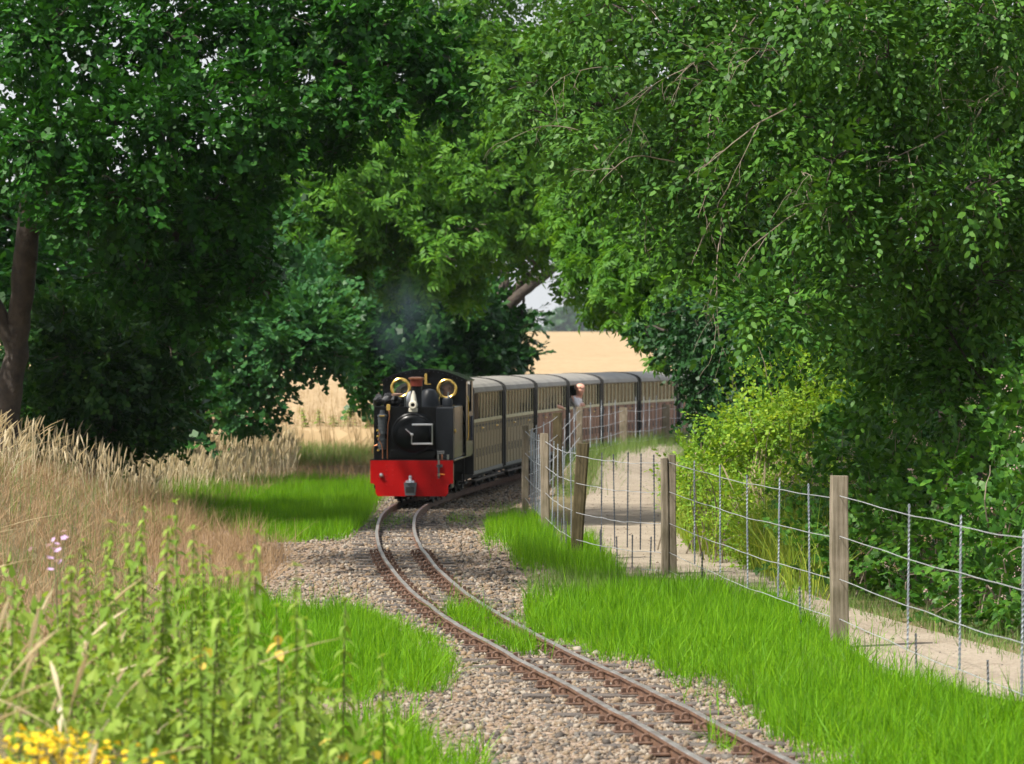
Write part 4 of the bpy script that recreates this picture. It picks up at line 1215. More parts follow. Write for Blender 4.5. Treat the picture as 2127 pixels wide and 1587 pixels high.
# ------------------------------------------------------------------ locomotive
LOCO_Y = 54.3
def loco():
    p0 = np.array((track_x(LOCO_Y), LOCO_Y)); p1 = np.array((track_x(LOCO_Y+3.2), LOCO_Y+3.2))
    yaw = math.atan2(-(p1[0]-p0[0]), p1[1]-p0[1])
    root = empty('steam_locomotive', (p0[0], p0[1], 0.0), yaw)
    tag(root, 'black narrow gauge steam locomotive with red buffer beam and brass rimmed windows', 'locomotive')
    blk, sl = M['black'], M['slate']
    # red buffer beam with stepped lower corners
    bp = [(-.585,.71),(.585,.71),(.585,.385),(.545,.385),(.515,.355),(.515,.25),(.48,.205),(-.48,.205),(-.515,.25),(-.515,.355),(-.545,.385),(-.585,.385)]
    beam = MB().prism(bp, 0, .035).build('buffer_beam', M['red'], root)
    mb = MB()
    for x in (-.36, -.27, .27, .34):
        for z in (.64, .57, .50, .43, .36):
            mb.lathe([(.012,0),(.010,-.007),(.003,-.011)], (x, .001, z), 'y', 8)
    o = mb.build('rivets', M['red'], beam); o['kind'] = 'stuff'
    MB().lathe([(.036,0),(.034,-.02),(.022,-.036),(.004,-.04)], (-.43,-.001,.50), 'y', 16).build('brake_plug', M['steel'], root, True)
    mb = MB().prism([(-.105,.40),(.075,.40),(.055,.22),(-.085,.22)], -.10, -.002)
    cp = mb.build('coupler', M['grey_metal'], root)
    MB().lathe([(.075,0),(.07,.03),(.03,.04),(.022,.06),(.028,.075),(.02,.10),(.004,.105)], (-.015,-.055,.40), 'z', 16).build('coupling_pin', M['steel'], cp, True)
    MB().box(-.075,.045,-.104,-.10,.26,.34).build('coupler_mouth', M['black_matt'], cp)
    mb = MB().box(.355,.435,-.03,-.002,.615,.655).tube([(.385,-.03,.66),(.385,-.03,.46)], .014, 8)
    v = mb.build('drain_valve', M['grey_metal'], root)
    MB().tube([(.385,-.035,.72),(.385,-.035,.655)], .016, 8).build('valve_fitting', M['steel'], v)
    MB().tube([(.385,-.035,.53),(.385,-.035,.49)], .02, 8).build('valve_fitting', M['steel'], v)
    MB().tube([(.40,-.04,.52),(.47,-.045,.513)], .008, 6).build('valve_handle', M['orange'], v)
    # running plate, frames
    MB().box(-.595,.595,.035,3.3,.695,.722,c=.004).build('running_plate', blk, root)
    MB().box(-.25,-.21,.06,3.2,.16,.695).box(.21,.25,.06,3.2,.16,.695).box(-.25,.25,.5,.54,.2,.69).build('frame', M['black_matt'], root)
    for yy_ in (.62, 1.35, 2.08, 2.85):
        for s in (-1, 1):
            w = MB().lathe([(.04,-.035),(.19,-.035),(.19,.012),(.215,.014),(.215,.03),(.05,.03)], (s*GAUGE/2, yy_, .30), 'x', 22).build('wheel', M['black_matt'], root, True)
    for s in (-1, 1):
        MB().box(s*.30-.02, s*.30+.02, .6, 2.9, .27, .33).build('coupling_rod', M['steel'], root)
        MB().box(s*.44-.11, s*.44+.11, .12, .62, .30, .66, c=.02).build('cylinder_block', blk, root)
        MB().box(s*.53-.05, s*.53+.05, 2.3, 2.75, .30, .33).tube([(s*.55,2.35,.31),(s*.55,2.35,.70)], .012).build('cab_step', M['black_matt'], root)
    # smokebox and door
    sb = MB().lathe([(.30,0),(.30,.75)], (0,.12,1.08), 'y', 40).build('smokebox', blk, root, True)
    door = MB().lathe([(.300,.0),(.300,-.018),(.285,-.03),(.272,-.022),(.262,-.034),(.20,-.055),(.10,-.07),(.01,-.074)], (0,.12,1.08), 'y', 40).build('smokebox_door', blk, root, True)
    for z in (1.215, .945):
        MB().box(.0,.285,.03,.048,z-.013,z+.013,c=.004).build('hinge_strap', M['steel'], door)
    MB().tube([(.285,.045,.93),(.285,.045,1.23)], .010, 8).build('hinge_pin', M['steel'], door)
    MB().tube([(-.09,.015,1.155),(0,.02,1.075)], .009, 8).build('dart_handle', M['steel'], door)
    MB().tube([(0,.012,1.075),(-.005,.014,.945)], .008, 8).build('dart_handle', M['steel'], door)
    MB().lathe([(.022,.03),(.022,-.02),(.012,-.03)], (0,.03,1.075), 'y', 12).build('dart_boss', M['steel'], door, True)
    MB().box(-.33,.33,.16,.8,.722,.86,c=.02).build('smokebox_saddle', blk, root)
    MB().lathe([(.275,0),(.275,1.2)], (0,.86,1.12), 'y', 36).build('boiler', blk, root, True)
    for yb in (1.1, 1.6):
        MB().lathe([(.279,0),(.279,.04)], (0,yb,1.12), 'y', 36).build('boiler_band', M['black_matt'], root, True)
    # tank fronts and tanks
    MB().box(-.572,.572,.34,.372,.722,1.463,c=.006).build('front_plate', blk, root)
    MB().box(-.575,-.30,.375,1.95,.722,1.47,c=.012).build('side_tank', blk, root)
    MB().box(.30,.575,.375,1.95,.722,1.47,c=.012).build('side_tank', blk, root)
    tk = MB().box(.325,.572,.20,.337,.722,1.455,c=.012).build('tool_box', sl, root)
    # number plate: worn pale digits, not readable
    mb = MB()
    for k in range(4):
        x = .345 + k*.026
        mb.box(x, x+.018, .1965, .199, .80, .806).box(x, x+.004, .1965, .199, .80, .835).box(x+.014, x+.018, .1965, .199, .80, .835).box(x, x+.018, .1965, .199, .835, .841)
    mb.build('number_plate', M['steel'], tk)
    MB().box(.405,.425,.15,.19,.73,.79).box(.405,.425,.15,.19,.72,.76).build('drip_lubricator', M['copper'], tk)
    MB().tube([(.36,.15,.722),(.36,.15,.79)], .012, 8).build('grease_cup', M['steel'], tk)
    MB().tube([(.50,.15,.722),(.50,.15,.79)], .016, 8).build('grease_cup', M['steel'], tk)
    MB().lathe([(.03,0),(.03,.02),(.014,.03)], (.574,.36,1.12), 'x', 12).build('tank_knob', M['brass'], root, True)
    # air pump with copper pipes
    pm = MB().lathe([(.055,.86),(.055,.99),(.068,.99),(.068,1.01),(.045,1.01),(.045,1.08),(.068,1.08),(.068,1.10),(.060,1.10),(.060,1.32),(.070,1.32),(.070,1.345),(.04,1.36),(.03,1.42)], (-.44,.24,0), 'z', 20).build('air_pump', M['grey_metal'], root, True)
    for z in (.90, .94, 1.14, 1.19, 1.24, 1.29):
        MB().lathe([(.066,z),(.066,z+.014)], (-.44,.24,0), 'z', 20).build('pump_fin', M['grey_metal'], pm, True)
    MB().box(-.475,-.40,.16,.19,1.33,1.345).build('pump_flange', M['brass'], pm)
    MB().tube([(-.35,.20,1.46),(-.34,.20,1.38),(-.335,.2,1.33),(-.355,.2,1.22),(-.365,.2,.98),(-.365,.2,.73)], .009, 8).build('copper_pipe', M['copper'], root, True)
    MB().tube([(-.50,.18,1.14),(-.47,.17,1.08),(-.49,.17,1.0),(-.445,.17,.93),(-.43,.17,.85),(-.43,.17,.73)], .008, 8).build('copper_pipe', M['copper'], root, True)
    MB().tube([(-.50,.18,.93),(-.55,.18,.91),(-.575,.2,.88),(-.58,.22,.80)], .007, 8).build('copper_pipe', M['copper'], root, True)
    for q in ((-.50,.17,1.13),(-.495,.17,1.05),(-.49,.17,.85)):
        MB().lathe([(.004,-.02),(.02,-.012),(.02,.012),(.004,.02)], q, 'z', 10).build('pipe_union', M['brass'], root, True)
    MB().box(-.375,-.325,.18,.22,1.41,1.50,c=.004).build('brass_lubricator', M['brass'], root)
    # chimney, lamp, domes
    ch = MB().lathe([(.115,1.36),(.10,1.40),(.082,1.44),(.078,1.76)], (.02,.50,0), 'z', 28).build('chimney', blk, root, True)
    MB().lathe([(.086,1.755),(.088,1.83),(.095,1.845)], (.02,.50,0), 'z', 28).build('copper_band', M['copper_band'], ch, True)
    MB().lathe([(.095,1.845),(.112,1.855),(.112,1.875),(.07,1.885),(.068,1.83)], (.02,.50,0), 'z', 28).build('copper_cap', M['copper'], ch, True)
    lp = MB().lathe([(.060,.12),(.060,.0),(.050,-.02),(.030,-.02),(.026,.02)], (.0,.17,1.49), 'y', 20).box(-.06,.06,.18,.30,1.385,1.45,c=.01).build('headlamp', M['cream_lamp'], root, True)
    MB().lathe([(.05,.0),(.03,.12),(.012,.17)], (.0,.27,1.52), 'z', 14).build('lamp_chimney', M['cream_lamp'], lp, True)
    MB().lathe([(.026,.021),(.020,.012),(.002,.010)], (.0,.17,1.49), 'y', 16).build('lens', M['black_matt'], lp, True)
    MB().lathe([(.17,1.35),(.16,1.50),(.14,1.62),(.09,1.69),(.01,1.71)], (.13,1.35,0), 'z', 26).build('steam_dome', sl, root, True)
    MB().lathe([(.07,1.38),(.07,1.60),(.05,1.66),(.01,1.68)], (-.10,.95,0), 'z', 20).build('safety_valve', M['steel'], root, True)
    sd = MB().lathe([(.072,1.47),(.072,1.555),(.06,1.58),(.03,1.59)], (.46,.55,0), 'z', 20).build('sand_box', sl, root, True)
    MB().tube([(.47,.55,1.58),(.47,.55,1.67)], .012, 8).build('lever', M['steel'], sd)
    MB().tube([(.47,.53,1.60),(.50,.53,1.595)], .022, 8).build('lever_boss', M['steel'], sd)
    # coal and cover on the left tank
    rr = random.Random(4)
    for k in range(16):
        c = (-.44 + rr.uniform(-.14, .16), .62 + rr.uniform(-.15, .4), 1.50 + rr.uniform(0, .10)); s_ = rr.uniform(.05, .085)
        mb = MB(); mb.lathe([(.02,-s_),(s_*.9,-s_*.5),(s_*1.05,.1*s_),(s_*.6,s_*.75),(.01,s_*.9)], c, 'z', 7)
        mb.v = [(x + rr.uniform(-.012,.012), y_ + rr.uniform(-.012,.012), z + rr.uniform(-.012,.012)) for x, y_, z in mb.v]
        mb.build('coal_lump', M['coal'], root)
    MB().lathe([(.02,-.02),(.085,-.012),(.09,.012),(.03,.022)], (-.26,.62,1.63), 'z', 16).build('filler_lid', M['sack'], root, True)
    MB().tube([(-.16,.66,1.40),(-.16,.66,1.62)], .008, 8).build('lever', M['steel'], root)
    for q in ((.15,.5,1.43),(.2,.52,1.42),(.24,.5,1.43),(.28,.55,1.42)):
        MB().lathe([(.005,-.02),(.022,-.01),(.022,.01),(.005,.02)], q, 'z', 10).build('pipe_union', M['copper'], root, True)
    # brass whistle and bracket
    w = MB().box(.015,.055,1.86,1.885,1.77,1.925,c=.003).build('whistle', M['brass'], root)
    MB().box(.03,.11,1.855,1.88,1.765,1.78).build('whistle_bracket', M['brass'], w)
    # cab
    CY = 2.0
    def arch(hw, z0, ze, zp, n=14):
        pts = [(-hw, z0), (hw, z0), (hw, ze)]
        for k in range(1, n):
            u = hw - 2*hw*k/n
            pts.append((u, ze + (zp-ze)*(1-(abs(u)/hw)**2.0)))
        pts.append((-hw, ze)); return pts
    bm = bmesh.new()
    def loop(pts, y):
        vs = [bm.verts.new((x, y, z)) for x, z in pts]
        return [bm.edges.new((vs[i], vs[(i+1) % len(vs)])) for i in range(len(vs))], vs
    for y_ in (CY, CY+.02):
        es, _ = loop(arch(.60, 1.472, 1.83, 1.985), y_)
        for cx_, cz_ in ((-.345,1.715),(.335,1.70)):
            e2, _ = loop([(cx_+.125*math.cos(a), cz_+.125*math.sin(a)) for a in np.linspace(0, 2*math.pi, 28, endpoint=False)], y_)
            es = es + e2
        bmesh.ops.triangle_fill(bm, use_beauty=True, use_dissolve=False, edges=es)
    me = bpy.data.meshes.new('cab_front'); bm.to_mesh(me); bm.free()
    cf = link_mesh('cab_front', me, blk, root)
    for cx_, cz_ in ((-.345,1.715),(.335,1.70)):
        rg = MB().torus((cx_,CY-.012,cz_), .130, .025, 'y', 36, 10).build('spectacle_ring', M['brass'], root, True)
        MB().lathe([(.122,0),(.122,.006)], (cx_,CY+.006,cz_), 'y', 28).build('pane', M['cab_glass'], rg)
    rf = [(x, z) for x, z in arch(.635, 1.80, 1.83, 1.995, 18)[2:]]
    top = rf; low = [(x*.985, z-.022) for x, z in rf[::-1]]
    MB().prism(top+low, 1.955, 3.35).build('cab_roof', blk, root)
    mb = MB()
    for k, (x, z) in enumerate(rf[1:-1]):
        mb.lathe([(.006,0),(.004,-.004)], (x*.97, 1.999, z-.035), 'y', 6)
    o = mb.build('rivets', M['grey_metal'], cf); o['kind'] = 'stuff'
    for s in (-1, 1):
        MB().box(s*.60-.012, s*.60+.012, CY+.022, 3.3, .722, 1.36).build('cab_side', blk, root)
        MB().box(s*.60-.012, s*.60+.012, CY+.022, CY+.30, 1.362, 1.815).build('cab_side', blk, root)
        MB().box(s*.60-.012, s*.60+.012, 3.06, 3.3, 1.362, 1.815).build('cab_side', blk, root)
        MB().tube([(s*.625,CY+.05,.95),(s*.64,CY+.05,1.0),(s*.64,CY+.05,1.55),(s*.625,CY+.05,1.6)], .010, 8).build('handrail', M['brass'], root)
    MB().box(-.588,.588,3.27,3.298,.722,1.5).build('cab_back', blk, root)
    MB().box(-.586,.586,CY+.03,3.26,.724,.74).build('cab_floor', M['black_matt'], root)
    MB().box(-.22,.22,CY+.03,CY+.22,.74,1.42,c=.02).build('backhead', M['black_matt'], root)
    MB().box(.30,.306,1.97,1.99,1.10,1.45).build('tank_seam', M['grey_metal'], root)
    # cloth hanging beside the cab
    MB().box(.622,.65,2.65,2.80,.93,1.30,c=.01).build('hanging_cloth', M['overall'], root)
    return root, yaw
LOCO, LYAW = loco()
drv = empty('person', tuple(LOCO.matrix_basis @ Vector((0, 0, 0))), LYAW)
tag(drv, 'driver in dark overalls looking out through the brass rimmed cab window', 'person')
bust(drv, (.335, 2.135, 1.705), (-.05, -1, -.05), (0, -.18, .52), [[(.19,2.26,1.46),(.13,2.33,1.25),(.24,2.3,1.1),(.25,2.24,1.08)], [(.48,2.26,1.46),(.52,2.36,1.24),(.46,2.32,1.1),(.45,2.26,1.08)]], M['overall'], M['hair'])

# ------------------------------------------------------------------ carriages
CL = 4.55
def shared(mb, name, mat):
    me = mb.mesh(name)
    me.materials.append(mat); return me
HW = .55
Z0, ZS, ZE, ZR = .44, 1.22, 1.67, 1.835
PW = .455                                                     # plank pitch
npl = int(CL / PW)
SH = {}
for key in ('coach_olive', 'coach_pink', 'coach_brown'):
    SH['plank', key] = shared(MB().box(0, .010, .035, PW-.035, Z0, ZS-.05, c=.003), 'plank', M[key])
SH['hinge'] = shared(MB().box(.0102, .0125, PW/2-.035, PW/2+.035, ZS-.21, ZS-.055).box(.0102, .0122, PW/2-.13, PW/2+.13, ZS-.115, ZS-.09), 'hinge', M['black_matt'])
SH['slot'] = shared(MB().box(.0102, .012, PW/2-.055, PW/2+.055, Z0+.20, Z0+.33), 'slot', M['black_matt'])
SH['mullion'] = shared(MB().box(-.0015, .0015, -.042, .042, ZS+.0, ZE-.04), 'mullion', M['mullion'])
SH['pane'] = shared(MB().box(-.006, -.004, .0, PW, ZS+.002, ZE-.042), 'pane', M['glass'])
SH['board_dark'] = shared(MB().box(0, .010, .025, PW-.025, ZS, ZE-.04, c=.004), 'plank', M['coach_brown'])
# roof skin
def roof_profile(hw, ze, zr, n=12):
    return [(hw*math.cos(a)*1.0, ze + (zr-ze)*math.sin(a)**.8) for a in np.linspace(0, math.pi, n+1)]
rp = roof_profile(HW+.035, ZE-.035, ZR)
rlow = [(x*.97, z-.02) for x, z in rp[::-1]]
SH['roof'] = shared(MB().prism(rp+rlow, 0, CL), 'roof', M['coach_roof'])
ro = [(x*1.02, z+.006) for x, z in rp]
SH['roof_rim'] = shared(MB().prism(ro + [(x*.95, z-.03) for x, z in rp[::-1]], -.02, .045), 'roof_rim', M['black_matt'])
SH['underframe'] = shared(MB().box(-.40, .40, .05, CL-.05, .30, .40).box(-.52, .52, .1, CL-.1, .40, .438), 'underframe', M['black_matt'])
SH['footboard'] = shared(MB().box(.50, .60, .15, CL-.15, .285, .312, c=.004), 'footboard', M['sleeper'])
SH['solebar'] = shared(MB().box(HW-.03, HW+.022, 0, CL, .385, Z0-.002, c=.004), 'solebar', M['grey_metal'])
SH['rail_top'] = shared(MB().box(HW-.03, HW+.004, 0, CL, ZE-.04, ZE+.012, c=.001), 'cant_rail', M['mullion'])
SH['waist'] = shared(MB().box(HW-.012, HW+.012, 0, CL, ZS-.05, ZS-.001, c=.003), 'waist_rail', M['mullion'])
SH['inner'] = shared(MB().box(HW-.03, HW-.002, 0, CL, Z0, ZS-.05).box(-HW, -HW+.03, 0, CL, Z0, ZS), 'inner_wall', M['coach_brown'])
SH['floor'] = shared(MB().box(-HW+.03, HW-.03, 0, CL, Z0, Z0+.02), 'floor', M['black_matt'])
SH['end'] = shared(MB().box(-HW+.0, HW-.0, 0, .03, Z0, ZE), 'end_wall', M['black_matt'])
SH['dark_gap_strip'] = shared(MB().box(HW-.06, HW+.034, -.022, .062, Z0-.04, ZE+.02), 'dark_gap_strip', M['black_matt'])  # black strip painting the shaded gap between carriages onto the body end
SH['seat'] = shared(MB().box(-.5, .5, -.18, .18, Z0+.02, Z0+.36, c=.02).box(-.5, .5, -.035, .035, Z0+.36, Z0+.74, c=.02), 'seat', M['seat'])
SH['wheel'] = shared(MB().lathe([(.03,-.03),(.15,-.03),(.15,.01),(.17,.012),(.17,.03),(.03,.03)], (0,0,0), 'x', 18), 'wheel', M['black_matt'])
SH['bogie'] = shared(MB().box(.27, .31, -.45, .45, .22, .34).box(.25, .33, -.08, .08, .16, .30).box(-.3, .3, -.05, .05, .22, .30), 'bogie', M['grey_metal'])
SH['buffer'] = shared(MB().box(-.06, .06, -.17, .0, .33, .40), 'coupler', M['black_matt'])
SH['handle'] = shared(MB().tube([(HW+.03,0,1.08),(HW+.05,0,1.08),(HW+.05,.10,1.08)], .010, 6), 'door_handle', M['brass'])

coach_labels = ['first carriage, olive cream with a dark brown brake end, right behind the locomotive',
                'second carriage behind the locomotive, olive cream boards with black strap hinges',
                'third carriage, faded pink brown boards with an arm resting on its sill',
                'fourth carriage, pink brown, with a passenger leaning out of its window',
                'fifth carriage, pink brown boards, seen through the far fence stays',
                'sixth carriage, partly hidden by the ivy clad foliage',
                'last carriage in view, almost wholly behind the ivy clad foliage']
COACH = []
ycur = LOCO_Y + 3.72
for ci in range(7):
    y0 = ycur; t = track_dir(y0 + CL/2)
    y1 = y0 + (CL)*t[1]
    a, b_ = np.array((track_x(y0), y0)), np.array((track_x(y1), y1))
    yaw = math.atan2(-(b_-a)[0], (b_-a)[1])
    root = empty('railway_carriage', (a[0], a[1], 0), yaw)
    tag(root, coach_labels[ci], 'carriage', 'carriages of the train')
    key = 'coach_olive' if ci < 2 else 'coach_pink'
    def put(k, name=None, loc=(0,0,0), rz=0, parent=root):
        me = SH[k]; o = link_mesh(name or me.name.split('.')[0], me, None, parent)
        o.location = loc; o.rotation_euler = (0, 0, rz); return o
    roof = put('roof'); put('roof_rim', None, (0,0,0), 0, roof); put('roof_rim', None, (0,CL-.025,0), 0, roof)
    for k in ('underframe','footboard','solebar','rail_top','waist','inner','floor'): put(k)
    put('rail_top', 'cant_rail', (0, CL, 0), math.pi)
    put('waist', 'waist_rail', (0, CL, 0), math.pi)
    put('end'); put('end', None, (0, CL-.03, 0))
    put('dark_gap_strip'); put('dark_gap_strip', None, (0, CL-.04, 0)); put('buffer')
    open_rng = (.40, 1.5) if ci == 3 else (9, 9)
    brake = 2 if ci == 0 else 0
    for k in range(npl + 1):
        yk = k*PW
        if yk + PW > CL + .01: break
        pl_ = put(('plank', key), 'plank', (HW, yk, 0))
        put('slot', None, (0,0,0), 0, pl_)
        if ci < 2 or k % 2 == 0: put('hinge', None, (0,0,0), 0, pl_)
        if k < brake:
            put('board_dark', 'plank', (HW, yk, 0)); continue
        if not (open_rng[0] < yk < open_rng[1]):
            put('mullion', None, (HW, yk, 0))
            if not (open_rng[0]-PW < yk < open_rng[1]): put('pane', None, (HW, yk, 0))
        if k % 3 == 0: put('mullion', None, (-HW+.012, yk, 0))
    put('mullion', None, (HW, CL-.07, 0))
    for ys_ in (.55, 1.55, 2.55, 3.55): put('seat', None, (0, ys_ + .35, 0))
    for yb in (.85, CL-.85):
        bg = put('bogie', None, (0, yb, 0)); put('bogie', None, (0, yb, 0), math.pi)
        for dy in (-.3, .3):
            for s in (-1, 1): put('wheel', None, (s*GAUGE/2, yb+dy, .272))
    put('handle', None, (0, 1.2, 0)); put('handle', None, (0, 3.4, 0))
    COACH.append(root)
    ycur = y1 + .30*t[1]
# thin aerial-like stalk is a grass stem beyond the train, so nothing more on the roofs
c3 = COACH[3]
pas = empty('person', tuple(c3.location), c3.rotation_euler.z)
tag(pas, 'bald passenger in a pale shirt leaning out of the carriage window on folded arms', 'person')
bust(pas, (.66, .93, 1.575), (.55, -.8, -.08), (.22, .0, .50), [[(.56,.78,1.36),(.64,.70,1.235),(.69,.90,1.235),(.70,.97,1.235)], [(.56,1.12,1.36),(.66,1.16,1.24),(.70,.98,1.26),(.70,.90,1.262)]], M['shirt'], M['hair'])
c2 = COACH[2]
pas2 = empty('person', tuple(c2.location), c2.rotation_euler.z)
tag(pas2, 'passenger sitting inside the third carriage with a bare arm on the sill', 'person')
bust(pas2, (.18, 3.35, 1.50), (.3, -.9, 0), (0, -.04, .5), [[(.36,3.38,1.27),(.50,3.30,1.26),(.60,3.42,1.235),(.61,3.52,1.22)], [(.02,3.38,1.27),(-.04,3.3,1.05),(.02,3.2,.95),(.04,3.12,.93)]], M['overall'], M['hair'])

# ------------------------------------------------------------------ fence
fence = empty('wire_fence', tuple(on_ground(1743, 1350)))
FO = np.array(fence.location)
tag(fence, 'post and wire stock fence with twisted metal stays along the footpath', 'fence')
#        px    d     top_y  width depth  mat         lean   kind
POSTS = [(2312, 20.5, 1180, .125, .11, 'post', 0.0), (1743, 28.7, 988, .128, .11, 'post', 0.0), (1390, 38.4, 948, .145, .12, 'post', -.01), (1196, 41.1, 921, .125, .12, 'post_dark', .062),
         (1133, 46.6, 900, .098, .09, 'post', -.01), (1091, 52.9, 884, .095, .09, 'post', 0.0), (1158, 62.0, 857, .15, .13, 'post_dark', 0.0), (1204, 67.0, 845, .105, .10, 'post', .0),
         (1295, 75.0, 846, .15, .12, 'post', 0.0), (1383, 80.0, 840, .15, .12, 'post', 0.0), (1470, 84.0, 838, .15, .12, 'post', 0.0)]
rr = random.Random(21)
PB, PT = [], []
for i, (px, d, ty, w, dp, mk, lean) in enumerate(POSTS):
    x = (px - CX)*d/F_PX; zb = float(height(x, d)); zt = CAM_Z - (ty - HORIZON)*d/F_PX
    if i == 0: zt = zb + 1.22
    PB.append(np.array((x, d, zb))); PT.append(zt)
    h = zt - zb
    mb = MB()
    def post_piece(x0, x1, y0, y1, hh, slant):
        n = 7
        rings = []
        for k in range(n+1):
            z = -.15 + (hh+.15)*k/n
            j = [rr.uniform(-.004, .004) for _ in range(4)]
            rings.append([(x0+.008+j[0], y0+j[1], z), (x1-.008+j[2], y0+j[1], z), (x1+j[2], y0+.008+j[3], z), (x1+j[2], y1, z), (x0+j[0], y1, z), (x0+j[0], y0+.008+j[3], z)])
        for q in range(6):
            rings[-1][q] = (rings[-1][q][0], rings[-1][q][1], rings[-1][q][2] + slant*(rings[-1][q][0]-x0))
        v = [p_ for r_ in rings for p_ in r_]; f = []
        for k in range(n):
            for q in range(6): f.append((k*6+q, k*6+(q+1) % 6, (k+1)*6+(q+1) % 6, (k+1)*6+q))
        f.append(tuple(n*6+q for q in range(6))); f.append(tuple(range(5, -1, -1)))
        mb.add(v, f)
    if i == 2:
        post_piece(-w/2, -.004, -dp/2, dp/2, h-.02, .1); post_piece(.002, w/2, -dp/2+.01, dp/2, h+.02, -.1)
    else:
        post_piece(-w/2, w/2, -dp/2, dp/2, h, rr.uniform(-.05, .05))
    o = mb.build('post', M[mk], fence)
    o.location = tuple(PB[-1] - FO); o.rotation_euler = (0, lean, rr.uniform(-.12, .12))
    if i == 3: o['label'] = 'thick dark leaning strainer post'
    if i == 2: o['label'] = 'split grey post with a cracked top'
WZ = [1.15, .85, .53, .235, .05]
def along(i, px):
    """point on span i (post i to i+1) that lies in direction px"""
    a, b_ = PB[i], PB[i+1]; m_ = (px - CX)/F_PX
    t = (m_*a[1] - a[0]) / ((b_[0]-a[0]) - m_*(b_[1]-a[1]))
    p = a + (b_-a)*t; p[2] = float(height(p[0], p[1])); return p, t
def stay_mesh(L, r, n_turn, name):
    rings = []; N = max(6, int(L/.016))
    mb = MB(); v = []; f = []
    for k in range(N+1):
        z = L*k/N; a = 2*math.pi*z*n_turn
        for q in range(4):
            b2 = a + q*math.pi/2; rad = r*(1.0 if q % 2 else .55)
            v.append((rad*math.cos(b2), rad*math.sin(b2), z))
    for k in range(N):
        for q in range(4): f.append((k*4+q, k*4+(q+1) % 4, (k+1)*4+(q+1) % 4, (k+1)*4+q))
    f.append((0,3,2,1)); f.append(tuple(N*4+q for q in range(4)))
    mb.add(v, f); return mb.mesh(name)
ST = {}
for mk in ('galv', 'galv_dark'):
    ST['long', mk] = stay_mesh(.98, .0100, 16, 'stay'); ST['long', mk].materials.append(M[mk])
    ST['short', mk] = stay_mesh(.40, .0105, 16, 'stay'); ST['short', mk].materials.append(M[mk])
stays = {0: ([2122, 1993, 1885], [2055, 1904]), 1: ([1682, 1616, 1553, 1496, 1443], [1664, 1458]), 2: ([1360, 1330, 1303, 1277, 1249], [1350, 1313, 1283, 1247]),
         3: ([1187, 1172, 1159, 1147], [1177, 1165, 1151]), 4: ([1122, 1118.5, 1115, 1111, 1107, 1103], [1120, 1112, 1106]), 5: ([1102, 1114, 1128, 1142], []), 6: ([1172, 1184, 1194], [1190]),
         7: ([1226, 1249, 1264, 1278], [1240, 1270]), 8: ([1320, 1336, 1348, 1363], [1330, 1356]), 9: ([1400, 1416, 1432, 1450], [])}
STX = {}
for i, (lo, sh) in stays.items():
    mk = 'galv_dark' if i == 2 else 'galv'
    zs = .92 if i > 5 else 1.0
    for px in lo:
        p, t = along(i, px)
        o = link_mesh('stay', ST['long', mk], None, fence)
        dz = rr.uniform(-.02, .02)
        o.location = tuple(p - FO + np.array((0, 0, .205*zs + dz))); o.rotation_euler = (rr.gauss(0, .015), rr.gauss(0, .012) + (.05 if i == 2 and px < 1290 else 0), rr.uniform(0, 3))
        if i > 5: o.scale = (1.15, 1.15, .82)
        STX.setdefault(i, []).append(t)
    for px in sh:
        p, t = along(i, px)
        o = link_mesh('stay', ST['short', 'galv_dark' if i <= 3 else mk], None, fence)
        o.location = tuple(p - FO + np.array((0, 0, -.05 + rr.uniform(-.03, .03)))); o.rotation_euler = (rr.gauss(0, .03), rr.gauss(0, .03), rr.uniform(0, 3))
for i in range(len(PB)-1):
    a, b_ = PB[i], PB[i+1]
    top = min(PT[i]-PB[i][2], PT[i+1]-PB[i+1][2])
    for wz in WZ:
        hz = wz * min(1.0, (top-.06)/1.15)
        mb = MB(); pts = []
        N = 26; ph = rr.uniform(0, 6)
        for k in range(N+1):
            t = k/N
            p = a + (b_-a)*t; g0 = a[2]*(1-t) + b_[2]*t
            gz_ = max(g0, float(height(p[0], p[1])))
            edge = math.sin(math.pi*t)
            p[2] = gz_ + hz - .035*edge + .005*math.sin(17*t+ph)*edge + .003*math.sin(41*t+ph*2)*edge
            p[1] -= .055
            pts.append(p - FO)
        mb.tube(pts, .0033 if i < 3 else (.0036 if i < 5 else .0042), 5)
        mb.build('wire', M['wire'], fence, True)

